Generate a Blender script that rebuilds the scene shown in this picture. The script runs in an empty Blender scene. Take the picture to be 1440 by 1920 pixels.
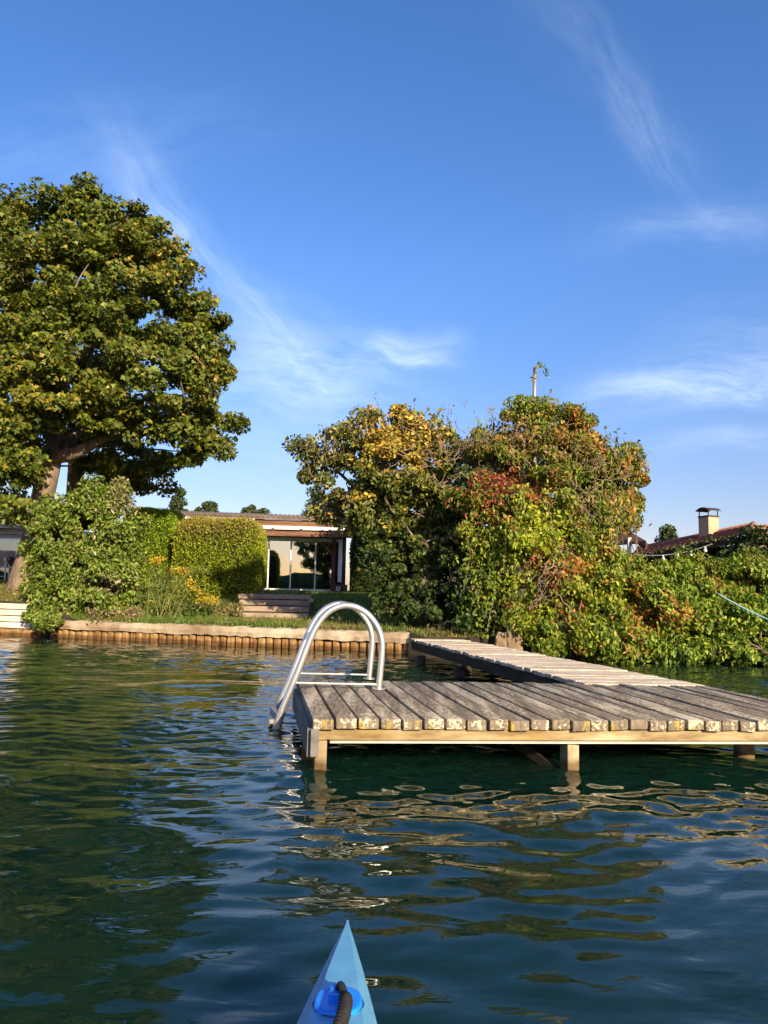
import bpy, math, random
import numpy as np
from mathutils import Vector, Matrix, Euler
R = math.radians
scene = bpy.context.scene
COL = scene.collection
rng = np.random.default_rng(7)
random.seed(7)

# ------------------------------------------------------------------ camera
H = 0.9
FPX = 1387.0
cam_d = bpy.data.cameras.new('camera')
cam = bpy.data.objects.new('camera', cam_d)
COL.objects.link(cam)
cam_d.sensor_fit = 'VERTICAL'
cam_d.sensor_height = 36.0
cam_d.sensor_width = 27.0
cam_d.lens = FPX / 1920 * 36
cam_d.clip_start = 0.05
cam_d.clip_end = 6000
CM = Euler((R(96.17), 0, 0)).to_matrix() @ Matrix.Rotation(R(1.1), 3, 'Z')
cam.matrix_world = Matrix.Translation((0, 0, H)) @ CM.to_4x4()
scene.camera = cam
CMn = np.array(CM)
C0 = np.array([0, 0, H])

def ray(px, py):
    return CMn @ np.array([px - 720.0, -(py - 960.0), -FPX])
def at_y(px, py, Y):
    d = ray(px, py); return C0 + d * (Y / d[1])
def at_z(px, py, z):
    d = ray(px, py); return C0 + d * ((z - H) / d[2])
def at_plane(px, py, p, n):
    d = ray(px, py); n = np.asarray(n, float)
    return C0 + d * (np.dot(np.asarray(p) - C0, n) / np.dot(d, n))
def proj(P):
    q = (np.asarray(P) - C0) @ CMn
    return 720 - FPX * q[..., 0] / q[..., 2], 960 + FPX * q[..., 1] / q[..., 2]

# ------------------------------------------------------------------ object helpers
ORG = {}
def tag(o, label=None, cat=None, group=None, kind=None):
    if label: o['label'] = label
    if cat: o['category'] = cat
    if group: o['group'] = group
    if kind: o['kind'] = kind
    return o
def thing(name, base, label, cat, group=None):
    o = bpy.data.objects.new(name, None)
    o.empty_display_size = 0.1
    COL.objects.link(o)
    o.location = tuple(float(v) for v in base)
    ORG[o.name] = np.array(base, float)
    return tag(o, label, cat, group)
def finish(name, me, mat, parent, V, smooth=False):
    o = bpy.data.objects.new(name, me)
    COL.objects.link(o)
    mats = mat if isinstance(mat, (list, tuple)) else [mat]
    for m in mats: me.materials.append(m)
    if parent is not None:
        org = ORG[parent.name]
        o.parent = parent
        o.location = (0, 0, 0)
    else:
        org = np.array([(V[:, 0].min() + V[:, 0].max()) / 2, (V[:, 1].min() + V[:, 1].max()) / 2, V[:, 2].min()])
        o.location = tuple(float(v) for v in org)
    ORG[o.name] = org
    if smooth:
        me.polygons.foreach_set('use_smooth', [True] * len(me.polygons))
    return o
class MB:
    def __init__(s): s.V = []; s.F = []; s.M = []; s.n = 0
    def add(s, V, F, mi=0):
        V = np.asarray(V, float).reshape(-1, 3)
        s.V.append(V); s.F += [tuple(int(i) + s.n for i in f) for f in F]; s.M += [mi] * len(F); s.n += len(V)
    def hexa(s, P, mi=0):          # 8 points: bottom ring 0-3, top ring 4-7
        s.add(P, [(3, 2, 1, 0), (4, 5, 6, 7), (0, 1, 5, 4), (1, 2, 6, 5), (2, 3, 7, 6), (3, 0, 4, 7)], mi)
    def box(s, c, ax, ay, az, mi=0):  # half-axis vectors
        c, ax, ay, az = [np.asarray(v, float) for v in (c, ax, ay, az)]
        s.hexa([c - ax - ay - az, c + ax - ay - az, c + ax + ay - az, c - ax + ay - az,
                c - ax - ay + az, c + ax - ay + az, c + ax + ay + az, c - ax + ay + az], mi)
    def abox(s, x0, x1, y0, y1, z0, z1, mi=0):
        s.box(((x0 + x1) / 2, (y0 + y1) / 2, (z0 + z1) / 2), ((x1 - x0) / 2, 0, 0), (0, (y1 - y0) / 2, 0), (0, 0, (z1 - z0) / 2), mi)
    def bar(s, a, b, w, h, up=(0, 0, 1), mi=0):
        a, b, up = [np.asarray(v, float) for v in (a, b, up)]
        d = (b - a); L = np.linalg.norm(d); d /= L
        r = np.cross(d, up); r /= np.linalg.norm(r); u = np.cross(r, d)
        s.box((a + b) / 2, d * L / 2, r * w / 2, u * h / 2, mi)
    def tube(s, pts, rad, n=8, cap=True, mi=0):
        pts = np.asarray(pts, float); k = len(pts)
        rad = np.full(k, rad) if np.isscalar(rad) else np.asarray(rad)
        T = np.gradient(pts, axis=0); T /= (np.linalg.norm(T, axis=1, keepdims=True) + 1e-12)
        ref = np.array([0, 0, 1.0]) if abs(T[0][2]) < .9 else np.array([1.0, 0, 0])
        N = np.cross(T[0], ref); N /= np.linalg.norm(N)
        V = []
        a = np.linspace(0, 2 * math.pi, n, endpoint=False)
        for i in range(k):
            N = N - T[i] * np.dot(N, T[i]); N /= (np.linalg.norm(N) + 1e-12)
            B = np.cross(T[i], N)
            V.append(pts[i] + rad[i] * (np.cos(a)[:, None] * N + np.sin(a)[:, None] * B))
        F = []
        for i in range(k - 1):
            for j in range(n):
                F.append((i * n + j, i * n + (j + 1) % n, (i + 1) * n + (j + 1) % n, (i + 1) * n + j))
        if cap:
            F.append(tuple(range(n))[::-1]); F.append(tuple((k - 1) * n + j for j in range(n)))
        s.add(np.concatenate(V), F, mi)
    def ball(s, c, r, n=10, mi=0, sc=(1, 1, 1)):
        V = []; F = []
        for i in range(n + 1):
            t = math.pi * i / n
            for j in range(n * 2):
                p = math.pi * j / n
                V.append((c[0] + r * sc[0] * math.sin(t) * math.cos(p), c[1] + r * sc[1] * math.sin(t) * math.sin(p), c[2] + r * sc[2] * math.cos(t)))
        m = n * 2
        for i in range(n):
            for j in range(m):
                F.append((i * m + j, (i + 1) * m + j, (i + 1) * m + (j + 1) % m, i * m + (j + 1) % m))
        s.add(V, F, mi)
    def build(s, name, mat, parent=None, smooth=False, bevel=0, seg=2):
        V = np.concatenate(s.V)
        org = ORG[parent.name] if parent is not None else np.array([(V[:, 0].min() + V[:, 0].max()) / 2, (V[:, 1].min() + V[:, 1].max()) / 2, V[:, 2].min()])
        me = bpy.data.meshes.new(name)
        me.from_pydata((V - org).tolist(), [], s.F)
        me.polygons.foreach_set('material_index', s.M)
        me.update()
        o = finish(name, me, mat, parent, V, smooth)
        if bevel:
            b = o.modifiers.new('bevel', 'BEVEL'); b.width = bevel; b.segments = seg; b.limit_method = 'ANGLE'
        return o
def np_mesh(name, V, Q, mat, parent=None, col=None, smooth=False):
    V = np.ascontiguousarray(V, np.float64)
    org = ORG[parent.name] if parent is not None else np.array([(V[:, 0].min() + V[:, 0].max()) / 2, (V[:, 1].min() + V[:, 1].max()) / 2, V[:, 2].min()])
    me = bpy.data.meshes.new(name)
    k = Q.shape[1]; nf = len(Q)
    me.vertices.add(len(V)); me.vertices.foreach_set('co', (V - org).astype(np.float32).ravel())
    me.loops.add(nf * k); me.loops.foreach_set('vertex_index', Q.astype(np.int32).ravel())
    me.polygons.add(nf); me.polygons.foreach_set('loop_start', (np.arange(nf) * k).astype(np.int32))
    if smooth: me.polygons.foreach_set('use_smooth', np.ones(nf, bool))
    if col is not None:
        a = me.attributes.new('tint', 'FLOAT_COLOR', 'POINT')
        a.data.foreach_set('color', np.concatenate([col, np.ones((len(col), 1))], 1).astype(np.float32).ravel())
    me.update(calc_edges=True)
    return finish(name, me, mat, parent, V)

# ------------------------------------------------------------------ materials
def newmat(name):
    m = bpy.data.materials.new(name); m.use_nodes = True
    nt = m.node_tree; b = nt.nodes['Principled BSDF']
    return m, nt, b
def N(nt, t, **kw):
    n = nt.nodes.new(t)
    for k, v in kw.items(): setattr(n, k, v)
    return n
def ramp(nt, stops):
    r = N(nt, 'ShaderNodeValToRGB')
    e = r.color_ramp.elements
    while len(e) < len(stops): e.new(0.5)
    for i, (p, c) in enumerate(stops):
        e[i].position = p; e[i].color = (*c, 1)
    return r
def surf(name, stops, scale=5, stretch=(1, 1, 1), detail=6, rough=0.7, bump=0.3, bumpscale=None, spec=0.3, metallic=0.0, rot=(0, 0, 0), dist=0.01, coarse=None):
    m, nt, b = newmat(name); L = nt.links
    tc = N(nt, 'ShaderNodeTexCoord'); mp = N(nt, 'ShaderNodeMapping')
    mp.inputs['Scale'].default_value = stretch; mp.inputs['Rotation'].default_value = rot
    L.new(tc.outputs['Object'], mp.inputs[0])
    nz = N(nt, 'ShaderNodeTexNoise'); nz.inputs['Scale'].default_value = scale; nz.inputs['Detail'].default_value = detail; nz.inputs['Roughness'].default_value = .65
    L.new(mp.outputs[0], nz.inputs['Vector'])
    r = ramp(nt, stops); L.new(nz.outputs['Fac'], r.inputs[0])
    src = r.outputs[0]
    if coarse:
        n2 = N(nt, 'ShaderNodeTexNoise'); n2.inputs['Scale'].default_value = coarse[0]; n2.inputs['Detail'].default_value = 4
        L.new(tc.outputs['Object'], n2.inputs['Vector'])
        r2 = ramp(nt, [(.35, (0, 0, 0)), (.65, (1, 1, 1))]); L.new(n2.outputs['Fac'], r2.inputs[0])
        mx = N(nt, 'ShaderNodeMix', data_type='RGBA'); mx.blend_type = 'MULTIPLY'
        mul = N(nt, 'ShaderNodeMix', data_type='RGBA'); mul.inputs[6].default_value = (*coarse[1], 1); mul.inputs[7].default_value = (1, 1, 1, 1)
        L.new(r2.outputs[0], mul.inputs[0]); mx.inputs[0].default_value = 1
        L.new(src, mx.inputs[6]); L.new(mul.outputs[2], mx.inputs[7]); src = mx.outputs[2]
    L.new(src, b.inputs['Base Color'])
    b.inputs['Roughness'].default_value = rough; b.inputs['Specular IOR Level'].default_value = spec; b.inputs['Metallic'].default_value = metallic
    if bump:
        n3 = N(nt, 'ShaderNodeTexNoise'); n3.inputs['Scale'].default_value = bumpscale or scale * 2; n3.inputs['Detail'].default_value = 5
        L.new(mp.outputs[0], n3.inputs['Vector'])
        bp = N(nt, 'ShaderNodeBump'); bp.inputs['Strength'].default_value = bump; bp.inputs['Distance'].default_value = dist
        L.new(n3.outputs['Fac'], bp.inputs['Height']); L.new(bp.outputs[0], b.inputs['Normal'])
    return m
def leafmat(name, trans=0.3, rough=0.5, spec=0.35):
    m, nt, b = newmat(name); L = nt.links
    a = N(nt, 'ShaderNodeAttribute', attribute_name='tint')
    L.new(a.outputs['Color'], b.inputs['Base Color'])
    b.inputs['Roughness'].default_value = rough; b.inputs['Specular IOR Level'].default_value = spec
    t = N(nt, 'ShaderNodeBsdfTranslucent'); L.new(a.outputs['Color'], t.inputs['Color'])
    mx = N(nt, 'ShaderNodeMixShader'); mx.inputs[0].default_value = trans
    L.new(b.outputs[0], mx.inputs[1]); L.new(t.outputs[0], mx.inputs[2])
    L.new(mx.outputs[0], nt.nodes['Material Output'].inputs[0])
    return m
def plain(name, c, rough=.5, metallic=0, spec=.4):
    return surf(name, [(.3, tuple(x * .85 for x in c)), (.7, tuple(min(1, x * 1.1) for x in c))], scale=9, rough=rough, metallic=metallic, spec=spec, bump=.05)

LEAF = leafmat('leaf')
LEAF_THIN = leafmat('thin_leaf', .4)
CONIFER = leafmat('conifer_foliage', .12, .75, .12)
BARK = surf('bark', [(.3, (.09, .06, .04)), (.55, (.22, .16, .11)), (.75, (.36, .29, .2))], 7, (1, 1, .3), rough=.9, bump=.8, dist=.03)
TWIG = surf('dry_twig', [(.3, (.15, .105, .07)), (.7, (.30, .225, .16))], 9, rough=.9)
STEM = surf('vine_stem', [(.3, (.10, .07, .04)), (.7, (.22, .16, .10))], 9, rough=.9)

# ------------------------------------------------------------------ vegetation
def nrm(v): return v / (np.linalg.norm(v, axis=-1, keepdims=True) + 1e-9)
def leaf_geo(P, tip, nor, L, W, fold=.18, lobed=False):
    tip = nrm(tip); nor = nrm(nor - tip * (nor * tip).sum(1, keepdims=True))
    side = np.cross(tip, nor)
    L = L[:, None]; W = W[:, None]
    base = P - tip * L * .5
    up = nor * W * fold
    V = np.stack([base, base + tip * L * .3 - side * W * .5 + up, base + tip * L * .68 - side * W * .42 + up,
                  base + tip * L, base + tip * L * .68 + side * W * .42 + up, base + tip * L * .3 + side * W * .5 + up], 1)
    if lobed:
        V = np.stack([base, base + tip * L * .42 - side * W * .62 + up * .5, base + tip * L * .60 - side * W * .22 + up * .3,
                      base + tip * L * 1.05, base + tip * L * .60 + side * W * .22 + up * .3, base + tip * L * .42 + side * W * .62 + up * .5], 1)
        i = np.arange(len(P))[:, None] * 6
        return V.reshape(-1, 3), np.concatenate([i + np.array([[0, 1, 2, 3]]), i + np.array([[0, 3, 4, 5]])], 0)
    n = len(P)
    i = np.arange(n)[:, None] * 6
    Q = np.concatenate([i + np.array([[0, 3, 2, 1]]), i + np.array([[0, 5, 4, 3]])], 0)
    return V.reshape(-1, 3), Q
def cluster_pts(blobs, n, cl, r, shell=.5, flat=.75, cull=.6, keep=None):
    """leaf positions gathered in twig-sized clusters spread through ellipsoids"""
    c = np.array([b[0] for b in blobs]); ra = np.array([b[1] for b in blobs])
    area = ra[:, 0] * ra[:, 2] + .3 * ra[:, 1] * (ra[:, 0] + ra[:, 2])
    wt = np.array([b[2] if len(b) > 2 else 1.0 for b in blobs])
    k = np.maximum(3, (area / cl ** 2 * 2.6 * wt)).astype(int)
    cc = []; oo = []
    for b in range(len(blobs)):
        u = nrm(r.normal(size=(k[b], 3)))
        rad = shell + (1 - shell) * r.random((k[b], 1)) ** .6
        p = c[b] + u * ra[b] * rad
        keepm = np.ones(len(p), bool)
        for j in range(len(blobs)):
            if j == b: continue
            inside = (((p - c[j]) / ra[j]) ** 2).sum(1) < .36
            keepm &= ~(inside & (r.random(len(p)) < cull))
        cc.append(p[keepm]); oo.append(nrm(u / ra[b])[keepm])
    cc = np.concatenate(cc); oo = np.concatenate(oo)
    if keep is not None:
        m = keep(cc); cc, oo = cc[m], oo[m]
    idx = r.integers(0, len(cc), n)
    size = (cl * (.5 + .8 * r.random(len(cc))))[idx][:, None]
    g = r.normal(size=(n, 3)); g = g / np.maximum(1, np.linalg.norm(g, axis=1, keepdims=True) / 1.7)
    P = cc[idx] + g * size * .5 * np.array([1, 1, flat])
    return P, nrm(oo[idx] + .35 * r.normal(size=(n, 3)) * .6), idx, cc
def crand(P, r, cell=.2):
    q = np.floor((P + .06 * r.normal(size=P.shape)) / cell)
    h = np.sin(q @ np.array([12.9898, 78.233, 37.719])) * 43758.5453; h = h - np.floor(h)
    m = r.random(len(P)) < .25; h[m] = r.random(m.sum()); return h
def palette(cols, w, n, r, jit=.22):
    cols = np.array(cols); w = np.array(w, float); w /= w.sum()
    return cols[r.choice(len(cols), n, p=w)] * (1 + jit * r.normal(size=(n, 1))).clip(.5, 1.6) * (1 + .06 * r.normal(size=(n, 3)))
def leaves(name, blobs, n, size, color, parent, cl=.3, droop=.35, shell=.5, seed=1, mat=None, aspect=.62, out=.6, upn=.5, cull=.6, keep=None, flat=.75, extra=None, lobed=False):
    r = np.random.default_rng(seed)
    P, O, idx, cc = cluster_pts(blobs, n, cl, r, shell, flat, cull, keep)
    if extra is not None: P = np.concatenate([P, extra[0]]); O = np.concatenate([O, extra[1]]); n = len(P)
    tip = O * .5 + r.normal(size=(n, 3)) * .6 + np.array([0, 0, -droop])
    nor = O * out + r.normal(size=(n, 3)) * .45 + np.array([0, 0, upn])
    Ls = size * (.6 + .7 * r.random(n)); Ws = Ls * aspect * (.8 + .4 * r.random(n))
    V, Q = leaf_geo(P, tip, nor, Ls, Ws, lobed=lobed)
    colr = np.clip(color(P, r), .003, .9)
    o = np_mesh(name, V, Q, mat or LEAF, parent, np.repeat(colr, 6, 0))
    return o, cc
def bl(px, py, Y, rx, ry, rd=None, w=1.0):      # blob in photo pixels -> ellipsoid in metres at depth Y
    p = at_y(px, py, Y); s = Y / FPX
    return (p, np.array([rx * s, rd if rd else (rx + ry) * .5 * s, ry * s]), w)
def wander(a, b, k=7, amp=.08, r=None, sag=0.0):
    r = r or rng
    a = np.asarray(a, float); b = np.asarray(b, float)
    t = np.linspace(0, 1, k)[:, None]
    L = np.linalg.norm(b - a)
    off = np.cumsum(r.normal(size=(k, 3)), 0) * amp * L / math.sqrt(k)
    off = off - off[0] - (off[-1] - off[0]) * t
    return a + (b - a) * t + off + np.array([0, 0, 1]) * (sag * L * 4 * t * (1 - t))

# ------------------------------------------------------------------ terrain line helpers
WA = at_z(90, 1195, 0.0); WB = at_z(750, 1225, 0.0)
wdir = (WB - WA) / np.linalg.norm(WB - WA); wnor = np.array([-wdir[1], wdir[0], 0])
if wnor[1] < 0: wnor = -wnor
HY = 10.55
def shore_y(x):
    yl = WA[1] + (x - WA[0]) * wdir[1] / wdir[0]
    return yl + (10.5 - yl) * sst(.35, .6, x)
def sst(a, b, x):
    t = np.clip((x - a) / (b - a), 0, 1); return t * t * (3 - 2 * t)
def ground_z(x, y):
    x = np.asarray(x, float); y = np.asarray(y, float)
    t = y - shore_y(x)
    z = .305 + .02 * sst(0, 4, t) + .50 * sst(4.3, 6.1, t) + .06 * sst(6, 15, t)
    zl = .60 + .42 * sst(0, 5.5, t) + .05 * sst(6, 14, t)
    z = z + (zl - z) * sst(-5.9, -6.3, x) if False else np.where(x < -5.9, zl, z + (zl - z) * sst(-5.2, -5.9, x))
    return z + .015 * np.sin(x * 1.7 + y) + .012 * np.sin(y * 2.3 - x * .9)
def gp(px, py, Y):                 # ground point under a pixel column at depth Y
    p = at_y(px, py, Y); return np.array([p[0], Y, float(ground_z(p[0], Y))])

exec_parts = []
# ------------------------------------------------------------------ world & sun
SUN_AZ, SUN_EL = 155.0, 21.0
def build_light():
    w = bpy.data.worlds.new('World'); scene.world = w; w.use_nodes = True
    nt = w.node_tree; L = nt.links; bg = nt.nodes['Background']
    sky = N(nt, 'ShaderNodeTexSky', sky_type='NISHITA'); sky.sun_disc = False
    sky.sun_elevation = R(SUN_EL); sky.sun_rotation = R(SUN_AZ); sky.air_density = 1.0; sky.dust_density = .6; sky.ozone_density = 2.2; sky.altitude = 100
    hs = N(nt, 'ShaderNodeHueSaturation'); hs.inputs['Saturation'].default_value = 1.28; hs.inputs['Value'].default_value = 1
    L.new(sky.outputs[0], hs.inputs['Color'])
    tc = N(nt, 'ShaderNodeTexCoord')
    d = N(nt, 'ShaderNodeVectorMath', operation='NORMALIZE'); L.new(tc.outputs['Generated'], d.inputs[0])
    def math_(op, a, b=None, c=None):
        n = N(nt, 'ShaderNodeMath', operation=op)
        for i, v in enumerate((a, b, c)):
            if v is None: continue
            if isinstance(v, (int, float)): n.inputs[i].default_value = v
            else: L.new(v, n.inputs[i])
        return n.outputs[0]
    # cirrus: three fibre directions on the sky dome, each lit up in wispy patches around given sky directions
    T0 = nrm(ray(720, 600)); TU = nrm(np.cross(T0, [0, 0, 1.0])); TV = np.cross(TU, T0)
    def dot(v):
        n = N(nt, 'ShaderNodeVectorMath', operation='DOT_PRODUCT'); L.new(d.outputs[0], n.inputs[0]); n.inputs[1].default_value = v; return n.outputs['Value']
    den = math_('MAXIMUM', dot(T0), .08)
    cx = N(nt, 'ShaderNodeCombineXYZ'); L.new(math_('DIVIDE', dot(TU), den), cx.inputs[0]); L.new(math_('DIVIDE', dot(TV), den), cx.inputs[1])
    wn = N(nt, 'ShaderNodeTexNoise'); wn.inputs['Scale'].default_value = 5; wn.inputs['Detail'].default_value = 3; L.new(cx.outputs[0], wn.inputs['Vector'])
    wo = N(nt, 'ShaderNodeVectorMath', operation='SUBTRACT'); L.new(wn.outputs['Color'], wo.inputs[0]); wo.inputs[1].default_value = (.5, .5, .5)
    wm = N(nt, 'ShaderNodeVectorMath', operation='MULTIPLY_ADD'); L.new(wo.outputs[0], wm.inputs[0]); wm.inputs[1].default_value = (.13, .11, 0); L.new(cx.outputs[0], wm.inputs[2])
    def tp(px, py):
        r_ = ray(px, py); r_ = r_ / (r_ @ T0); return np.array([r_ @ TU, r_ @ TV])
    groups = [(52, [(300, 375, 120, 38, .30), (345, 430, 50, 32, .24), (500, 600, 130, 42, .32), (1150, 165, 190, 42, .15), (1195, 260, 70, 26, .13)]),
              (10, [(560, 680, 150, 75, .40), (615, 700, 100, 28, .30), (770, 655, 70, 24, .50), (805, 678, 40, 9, .45), (480, 790, 300, 130, .16), (1210, 742, 70, 22, .3)]),
              (-8, [(1330, 725, 200, 36, .48), (1395, 738, 110, 18, .42), (1300, 418, 120, 26, .28), (1360, 838, 150, 30, .24), (1420, 640, 120, 60, .20), (150, 300, 240, 60, .10)])]
    total = None
    for ang, ws in groups:
        ca, sa = math.cos(R(ang)), math.sin(R(ang))
        g0 = None
        for (px, py, a, b, st) in ws:
            c = tp(px, py); U = tp(px + 5 * ca, py + 5 * sa) - c; U /= np.linalg.norm(U); W = np.array([-U[1], U[0]])
            def lin(v, k):
                n = N(nt, 'ShaderNodeVectorMath', operation='DOT_PRODUCT'); L.new(wm.outputs[0], n.inputs[0]); n.inputs[1].default_value = (v[0] * k, v[1] * k, 0)
                return math_('SUBTRACT', n.outputs['Value'], float(np.dot(v, c) * k))
            eu, ev = lin(U, FPX / a), lin(W, FPX / b)
            e = math_('MULTIPLY_ADD', eu, eu, math_('MULTIPLY', ev, ev))
            g = math_('MULTIPLY', math_('EXPONENT', math_('MULTIPLY', e, -.8)), st)
            g0 = g if g0 is None else math_('ADD', g0, g)
        rt = N(nt, 'ShaderNodeVectorRotate', rotation_type='Z_AXIS'); L.new(wm.outputs[0], rt.inputs['Vector']); rt.inputs['Angle'].default_value = R(ang)
        mp = N(nt, 'ShaderNodeMapping'); mp.inputs['Scale'].default_value = (7, 30, 1); L.new(rt.outputs[0], mp.inputs[0])
        nz = N(nt, 'ShaderNodeTexNoise'); nz.inputs['Scale'].default_value = 1.0; nz.inputs['Detail'].default_value = 9; nz.inputs['Roughness'].default_value = .68; L.new(mp.outputs[0], nz.inputs['Vector'])
        fib = N(nt, 'ShaderNodeMapRange'); fib.inputs['From Min'].default_value = .30; fib.inputs['From Max'].default_value = .74; L.new(nz.outputs['Fac'], fib.inputs['Value'])
        v = math_('MULTIPLY', g0, fib.outputs[0])
        total = v if total is None else math_('ADD', total, v)
    tot = math_('MULTIPLY', math_('MINIMUM', total, .8), math_('GREATER_THAN', dot(T0), .25))
    # the air near the horizon is less glaring than the sky model's
    sp = N(nt, 'ShaderNodeSeparateXYZ'); L.new(d.outputs[0], sp.inputs[0])
    mr = N(nt, 'ShaderNodeMapRange'); L.new(sp.outputs[2], mr.inputs['Value']); mr.inputs['From Min'].default_value = 0; mr.inputs['From Max'].default_value = .42; mr.inputs['To Min'].default_value = .53; mr.inputs['To Max'].default_value = 1.0
    tn = N(nt, 'ShaderNodeVectorMath', operation='MULTIPLY'); L.new(hs.outputs[0], tn.inputs[0]); tn.inputs[1].default_value = (1.10, .86, .98)
    sc = N(nt, 'ShaderNodeVectorMath', operation='SCALE'); L.new(tn.outputs[0], sc.inputs[0]); L.new(mr.outputs[0], sc.inputs['Scale'])
    mx = N(nt, 'ShaderNodeMix', data_type='RGBA'); L.new(tot, mx.inputs[0]); L.new(sc.outputs[0], mx.inputs[6]); mx.inputs[7].default_value = (4.6, 5.4, 6.4, 1)
    L.new(mx.outputs[2], bg.inputs['Color']); bg.inputs['Strength'].default_value = .125
    w.cycles.sampling_method = 'MANUAL'; w.cycles.sample_map_resolution = 256
    s = bpy.data.lights.new('sun', 'SUN'); s.energy = 4.9; s.angle = R(.55); s.color = (1, .82, .56)
    so = bpy.data.objects.new('sun', s); COL.objects.link(so)
    az, el = R(SUN_AZ), R(SUN_EL)
    dirv = Vector((math.sin(az) * math.cos(el), math.cos(az) * math.cos(el), math.sin(el)))
    so.rotation_euler = dirv.to_track_quat('Z', 'Y').to_euler(); so.location = (20, -30, 30)
build_light()

# ------------------------------------------------------------------ water
def build_water():
    def axis(segs):
        out = [segs[0][0]]
        for (a, b, st) in segs:
            k = max(1, int(round((b - a) / st))); out += list(np.linspace(a, b, k + 1)[1:])
        return np.array(out)
    xs = axis([(-400, -60, 34), (-60, -14, 3.0), (-14, -9, .25), (-9, -4.2, .04), (-4.2, 4.2, .021), (4.2, 9, .04), (9, 14, .25), (14, 60, 3.0), (60, 400, 34)])
    ys = axis([(-700, -60, 40), (-60, -8, 3), (-8, -1.5, .12), (-1.5, 7, .02), (7, 14.5, .04), (14.5, 22, .6)])
    X, Y = np.meshgrid(xs, ys)
    r = np.random.default_rng(21)
    # gentle domain warp so crests wander
    wx = X + .12 * np.sin(1.3 * Y + .7 * X + 1) + .07 * np.sin(2.9 * X - 1.7 * Y)
    wy = Y + .10 * np.sin(1.7 * X + .5 * Y) + .05 * np.sin(3.7 * X + 1.1 * Y + 2)
    Z = np.zeros_like(X)
    amp = .55 + .45 * np.sin(.8 * X + .3 * Y + 1.2) * np.sin(.55 * Y - .35 * X)
    for i in range(58):
        lam = .10 * (1.6 / .10) ** r.random()
        k = 2 * math.pi / lam
        th = R(90 + 8 + r.normal() * 42)
        ph = r.random() * 6.283
        slope = .0076 * (lam / .5) ** -.2
        a = slope / k * 1.414
        s = np.sin(k * (wx * math.cos(th) + wy * math.sin(th)) + ph)
        Z += a * (s if lam > .6 else s * amp * 1.25)
    patch = np.clip(.62 + .5 * np.sin(.9 * X + .8 * Y + .4) * np.sin(.7 * Y - .6 * X + 2), .1, 1.2) * np.clip((Y - 1.0) / 2.2, .4, 1)
    for i in range(40):
        lam = .085 * (.30 / .085) ** r.random(); k = 2 * math.pi / lam; th = R(90 + 6 + r.normal() * 30)
        Z += .022 / k * 1.414 * patch * np.sin(k * (wx * math.cos(th) + wy * math.sin(th)) + r.random() * 6.283)
    fade = np.clip((26 - np.maximum(np.abs(X) * 1.4, np.abs(Y - 4))) / 14, 0, 1)
    Z *= fade
    V = np.stack([X, Y, Z], -1).reshape(-1, 3)
    ny, nx = X.shape
    i = np.arange(ny * nx).reshape(ny, nx)
    Q = np.stack([i[:-1, :-1], i[:-1, 1:], i[1:, 1:], i[1:, :-1]], -1).reshape(-1, 4)
    m, nt, b = newmat('lake_water'); L = nt.links
    tc = N(nt, 'ShaderNodeTexCoord')
    mp = N(nt, 'ShaderNodeMapping'); mp.inputs['Scale'].default_value = (1, 2.2, 1); mp.inputs['Rotation'].default_value = (0, 0, R(10)); L.new(tc.outputs['Object'], mp.inputs[0])
    nz = N(nt, 'ShaderNodeTexNoise'); nz.inputs['Scale'].default_value = 7.0; nz.inputs['Detail'].default_value = 2.5; nz.inputs['Distortion'].default_value = .6
    L.new(mp.outputs[0], nz.inputs['Vector'])
    bp = N(nt, 'ShaderNodeBump'); bp.inputs['Strength'].default_value = .7; bp.inputs['Distance'].default_value = .0022
    L.new(nz.outputs['Fac'], bp.inputs['Height'])
    # turbid lake water: mirror-smooth surface over light scattered back from well below it
    b.inputs['Base Color'].default_value = (.0036, .0195, .0125, 1)
    b.inputs['Roughness'].default_value = .012; b.inputs['IOR'].default_value = 1.333
    b.subsurface_method = 'BURLEY'; b.inputs['Subsurface Weight'].default_value = 1.0
    b.inputs['Subsurface Radius'].default_value = (.6, 1.0, 1.0); b.inputs['Subsurface Scale'].default_value = .7
    L.new(bp.outputs[0], b.inputs['Normal'])
    o = np_mesh('lake_water', V, Q, m, None, smooth=True)
    tag(o, kind='structure')
build_water()

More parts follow.
